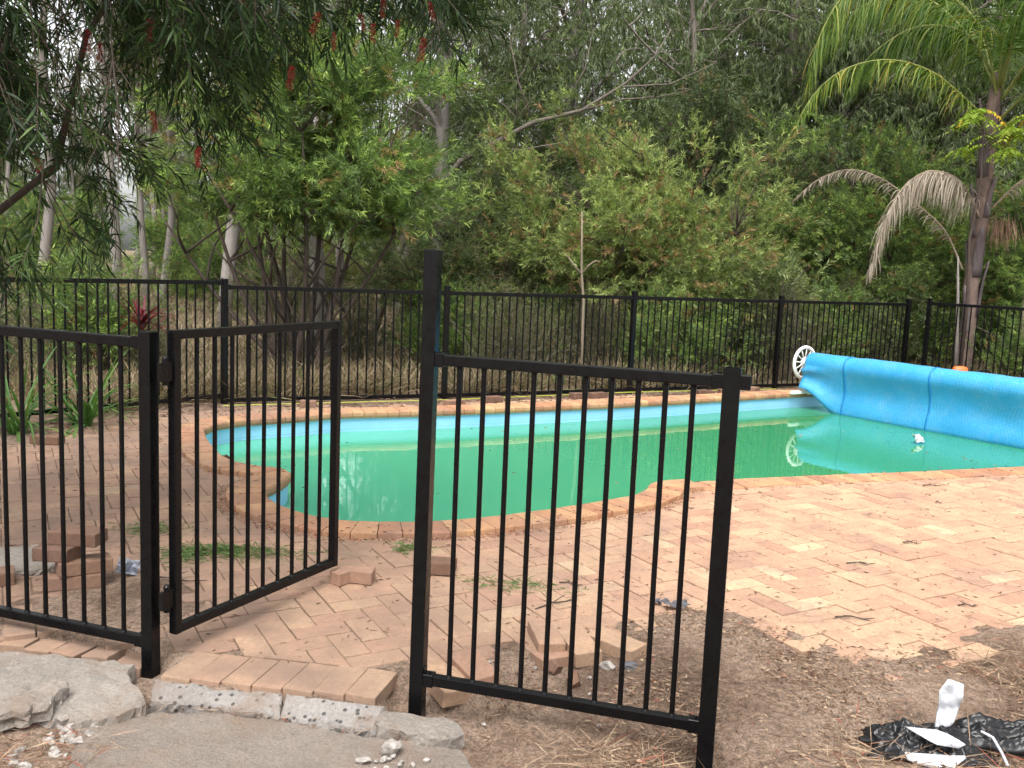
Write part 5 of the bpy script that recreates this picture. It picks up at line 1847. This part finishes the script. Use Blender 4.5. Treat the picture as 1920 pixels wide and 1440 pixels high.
    def film(l, wd, seed, amp, loc, rz):
        v, f, nx, ny = [], [], 84, 44
        for i in range(nx + 1):
            for j in range(ny + 1):
                x, y = (i / nx - .5) * l, (j / ny - .5) * wd
                e = 1 + .25 * nz(i * .08, seed, j * .09)
                dome = max(0, 1 - (2 * j / ny - 1) ** 2) ** .5 * max(0, 1 - (2 * i / nx - 1) ** 4)
                ridge = (1 - abs(nz(x * .6, y * 1.8, seed, 16))) ** 5 + .5 * (1 - abs(nz(x * 1.3, y * 1.1, seed + 4, 34))) ** 5 - .6
                z = amp * dome * (.8 + .9 * nz(x, y, seed, 9)) + .024 * ridge * dome
                v.append((x * e, y * e, z))
        for i in range(nx):
            for j in range(ny):
                a = i * (ny + 1) + j
                f.append((a, a + ny + 1, a + ny + 2, a + 1))
        mb = MB()
        mb.add(v, f)
        o = mesh_obj('black_sheet', mb.mesh('black_sheet', True), M_BAG, r, loc, (0, 0, rz))
        o.modifiers.new('thickness', 'SOLIDIFY').thickness = .0015
    film(.40, .20, 21, .055, (-.03, -.02, 0), -.1)
    film(.56, .15, 27, .070, (.30, .03, 0), -.14)
    film(.22, .16, 35, .050, (-.13, -.01, .012), .4)
    def flap(px, tilt, loc, seed, rz=0.0, bend=.02):
        k = .000262
        cx_ = sum(p[0] for p in px) / len(px)
        y0 = max(p[1] for p in px)
        ring = [((x - cx_) * k, (y0 - y) * k) for x, y in px]
        n = len(ring)
        allp = [Vector(p) for p in ring]
        xs, ys = [p[0] for p in ring], [p[1] for p in ring]
        inner = []
        gx = min(xs)
        while gx < max(xs):
            gy = min(ys)
            while gy < max(ys):
                inner.append(Vector((gx, gy)))
                gy += .011
            gx += .011
        vv, ee, ff, *_ = delaunay_2d_cdt(allp + inner, [(i, (i + 1) % n) for i in range(n)], [tuple(range(n))], 1, 1e-6)
        ff = [t for t in ff]
        vs = [(p.x, bend * math.sin(p.y * 22 + seed) + .012 * nz(p.x, p.y, seed, 22) + .014 * abs(nz(p.x, p.y, seed + 3, 45)), p.y) for p in vv]
        mb = MB()
        mb.add(vs, ff)
        o = mesh_obj('white_flap', mb.mesh('white_flap', True), M_PAPER, r, loc, (tilt, 0, rz))
        o.modifiers.new('thickness', 'SOLIDIFY').thickness = .0015
    flap([(915, 235), (1050, 275), (1135, 310), (1110, 560), (1070, 740), (1010, 860), (900, 900), (780, 880), (800, 770), (830, 600), (805, 390)], -.18, (.035, -.01, .065), 1, .05, .012)
    flap([(345, 850), (420, 880), (770, 885), (900, 950), (1095, 1065), (1000, 1105), (720, 1095), (560, 1000)], -.95, (-.045, -.10, .050), 4, -.05, .012)
    flap([(350, 1150), (700, 1155), (930, 1165), (1115, 1150), (1110, 1190), (890, 1355), (800, 1310), (640, 1335), (380, 1240)], -.8, (-.045, -.16, .004), 7, 0, .010)
    b = MB()
    b.tube([(.14, -.02, .07), (.165, -.05, .065), (.18, -.09, .03), (.18, -.13, .01)], .005, 6)
    mesh_obj('drawstring', b.mesh('drawstring', True), M_PAPER, r)
build_rubble()
build_bricks()

# ------------------------------------------------------------------ small things: string line, orange tool, twigs, clippings, litter
def build_small():
    b = MB()
    b.tube([(-2.9, 9.28, .02), (-.74, 10.2, .035), (1.45, 11.42, .045), (3.57, 12.52, .03)], .0045, 4)
    tag(mesh_obj('string_line', b.mesh('string_line'), M_STRING), 'yellow-green string line stretched along the foot of the far fence', 'string')
    # orange power tool standing on the far side deck
    r = empty('power_tool', (5.74, 11.9, -0.04), 'orange power tool with black handle half hidden behind the rolled cover', 'power tool')
    b = MB()
    b.tube([(-.11, 0, .48), (-.09, 0, .48), (.0, 0, .48), (.06, 0, .48), (.075, 0, .48)], [.03, .055, .06, .048, .02], 12)
    b.box((0, 0, .41), (.13, .09, .08))
    mesh_obj('body', b.mesh('body', True), M_ORANGE, r)
    b = MB()
    b.tube([(.06, 0, .46), (.18, 0, .47), (.30, 0, .50), (.37, 0, .47), (.39, 0, .42), (.30, 0, .40), (.06, 0, .41)], .013, 7)
    mesh_obj('handle', b.mesh('handle', True), M_BLACK, r)
    b = MB()
    b.box((0, 0, .19), (.34, .30, .38))
    mesh_obj('case', b.mesh('case', False, .012), M_BLACK, r)
    # twigs on the deck
    random.seed(61)
    tw = [(3.25, 7.0, .16, 'forked twig on the sunny deck nearest the water'), (3.05, 6.45, .05, 'short curled twig on the right deck below the water edge'), (2.42, 5.4, .11, 'small twig cluster in the middle of the right deck'), (1.95, 4.95, .16, 'thin twig lying straight on the right deck'), (1.62, 4.12, .18, 'dark twig near the dirt edge of the right deck'), (2.25, 4.35, .10, 'twig at the right end of the dirt edge'), (.25, 4.15, .26, 'long straight twig across the pavers inside the near panel'), (.33, 4.42, .12, 'short black twig above the long one inside the near panel'), (1.2, 6.0, .07, 'curled bark strip just right of the open-topped post'), (-1.55, 4.25, .30, 'thin stick lying between the stack and the hinge post')]
    for x, y, l, lab in tw:
        b = MB()
        a = random.uniform(-.6, .8)
        d = Vector((math.cos(a), math.sin(a), 0))
        pts = [d * (-l / 2), d * (-.1 * l) + Vector((0, .01, .006)), d * (.2 * l), d * (l / 2) + Vector((0, .012, .004))]
        b.tube([p + Vector((0, 0, .004)) for p in pts], taper(4, .004, .002), 5)
        for q in range(3):
            s = pts[1 + q % 2]
            e = s + Vector((random.uniform(-.3, .3) * l, random.uniform(-.35, .35) * l, random.uniform(.0, .12) * l))
            b.tube([s + Vector((0, 0, .004)), e + Vector((0, 0, .005))], [.0028, .0015], 4)
        tag(mesh_obj('twig', b.mesh('twig'), BARK_BB, None, (x, y, .001)), lab, 'twig', 'twigs on the deck')
    # cut grass heaps
    def heap(n, cx_, cy_, sx_, sy_, hgt, lab, L=(.03, .09)):
        x = rng.normal(cx_, sx_, n)
        y = rng.normal(cy_, sy_, n)
        rr = np.exp(-(((x - cx_) / sx_) ** 2 + ((y - cy_) / sy_) ** 2) / 2)
        P = np.stack([x, y, .003 + hgt * rr * rng.random(n)], 1)
        Dn = rng.normal(size=(n, 3))
        Dn[:, 2] = np.abs(Dn[:, 2]) * .25
        stuff(tag(mesh_obj('grass_clippings', leaves('grass_clippings', P, Dn, rng.uniform(*L, n), .0045, rng.beta(2, 3, n), CLIP, .15)), lab, 'grass clippings'))
    heap(900, -1.42, 4.70, .17, .055, .025, 'long heap of fresh cut grass on the pavers seen through the gate')
    heap(260, -1.62, 4.60, .07, .07, .02, 'small bunch of cut grass beside the hinge stile of the gate')
    heap(260, -1.98, 5.02, .10, .07, .02, 'tuft of cut grass behind the hinge post')
    heap(200, -.50, 4.88, .06, .05, .012, 'dry cut grass left of the tallest post on the pavers')
    heap(220, .05, 4.38, .14, .05, .006, 'thin scatter of cut grass inside the near panel', (.03, .08))
    # litter: straw, bark and leaf crumbs
    def scatter(n, f):
        pts = []
        while len(pts) < n:
            p = f()
            if p and pool_dist(p[0], p[1]) > .02:
                pts.append(p)
        return np.array(pts)
    def dirt_pt():
        x = random.uniform(-.05, 2.9)
        y = random.uniform(2.1, 4.3)
        s = y - front(x)
        if s > .10 or (s > -.05 and random.random() < .55):
            return None
        if nz(x, y, 2, 2.1) + .5 * nz(x, y, 6, 7) < random.uniform(-.35, .35):
            return None
        return (x, y, gz(x, y) + .003)
    def emit(name, pts, lo, hi, wd, lab, mean, sd_, lift=.10, mat=LITTER, zmax=.012):
        n = len(pts)
        P = pts.copy()
        P[:, 2] += rng.random(n) * zmax
        Dn = rng.normal(size=(n, 3))
        Dn[:, 2] *= lift
        L = rng.uniform(lo, hi, n)
        o = mesh_obj(name, leaves(name, P, Dn, L, wd * rng.uniform(.6, 1.4, n), np.clip(rng.normal(mean, sd_, n), 0, 1), mat, 0.02))
        return stuff(tag(o, lab, 'leaf litter'))
    emit('straw', scatter(2300, dirt_pt), .025, .12, .0024, 'loose straw and dry stalks strewn over the dirt on the right', .66, .15)
    emit('bark_litter', scatter(9500, dirt_pt), .006, .034, .0075, 'crumbled bark and leaf litter over the dirt on the right', .58, .2)
    def tuft_pt():
        x = random.uniform(1.0, 2.4)
        y = random.gauss(2.72 + .05 * x, .16)
        if random.random() < .45:
            x, y = random.uniform(1.9, 2.7), random.gauss(3.55, .2)
        return (x, y, gz(x, y))
    emit('straw', scatter(2300, tuft_pt), .05, .20, .0032, 'thick mat of dry grass stalks round the plastic bag', .70, .16, .35, LITTER, .03)
    def mid_pt():
        x = random.uniform(.05, .75)
        y = random.gauss(2.84, .11)
        return (x, y, gz(x, y))
    emit('straw', scatter(700, mid_pt), .04, .20, .003, 'dry stalks gathered under the bottom rail of the near panel', .66, .16, .25, LITTER, .02)
    def left_pt():
        x, y = random.uniform(-1.75, -1.28), random.uniform(2.55, 2.95)
        return (x, y, -.085)
    emit('straw', scatter(650, left_pt), .03, .14, .003, 'reddish dry stalks in the gap beside the foreground slab', .75, .25, .25, LITTER, .03)
    def crack_pt():
        t = random.random()
        return (-1.2 + .95 * t + random.gauss(0, .01), 3.175 - .16 * t + random.gauss(0, .010), -.068)
    emit('straw', scatter(260, crack_pt), .015, .07, .003, 'straw caught in the crack along the concrete edging', .72, .16, .2, LITTER, .012)
    def deck_pt():
        x, y = random.uniform(-4.5, 5.5), random.uniform(3.4, 9.5)
        if y < front(x) + .03 or pool_dist(x, y) < .03 or y > far_line(x) - .1:
            return None
        dens = .09 + .2 * max(0, nz(x, y, 1, 1.7)) + (.55 if x > 0 else .12) * math.exp(-max(0, y - front(x)) / .4) + .8 * math.exp(-abs(pool_dist(x, y) - .255) / .05)
        if random.random() > dens:
            return None
        return (x, y, .003 if pool_dist(x, y) > .245 else .04)
    emit('leaf_litter', scatter(3600, deck_pt), .008, .045, .006, 'fallen leaf and bark crumbs scattered over the brick deck', .38, .25, .06, LITTER, .004)
    def float_pt():
        x, y = random.uniform(-2.6, 6.2), random.uniform(5.3, 12)
        return (x, y, -.1685) if pool_dist(x, y) < -.05 else None
    fl_ = []
    while len(fl_) < 110:
        q = float_pt()
        if q:
            fl_.append(q)
    emit('floating_leaves', np.array(fl_), .012, .05, .010, 'scattered leaf specks floating on the green pool water', .55, .25, .015, LITTER, .0005)
    def coping_pt():
        s = random.choice(POOL[18:44])
        x, y = s[0] + random.gauss(0, .25), s[1] + random.gauss(0, .25)
        d = pool_dist(x, y)
        if not (.236 < d < .30):
            return None
        return (x, y, .003)
    emit('leaf_litter', scatter(1500, coping_pt), .010, .035, .005, 'red-brown leaf litter drifted along the foot of the curved coping', .93, .12, .12, LITTER, .012)
    def far_pt():
        x = random.uniform(-4.2, 6)
        y = far_line(x) + random.gauss(-.22, .2)
        return (x, y, gz(x, y) + .004) if pool_dist(x, y) > .25 else None
    emit('leaf_litter', scatter(3000, far_pt), .02, .09, .009, 'leaf litter gathered at the foot of the far fence', .45, .25, .15, LITTER, .02)
build_small()
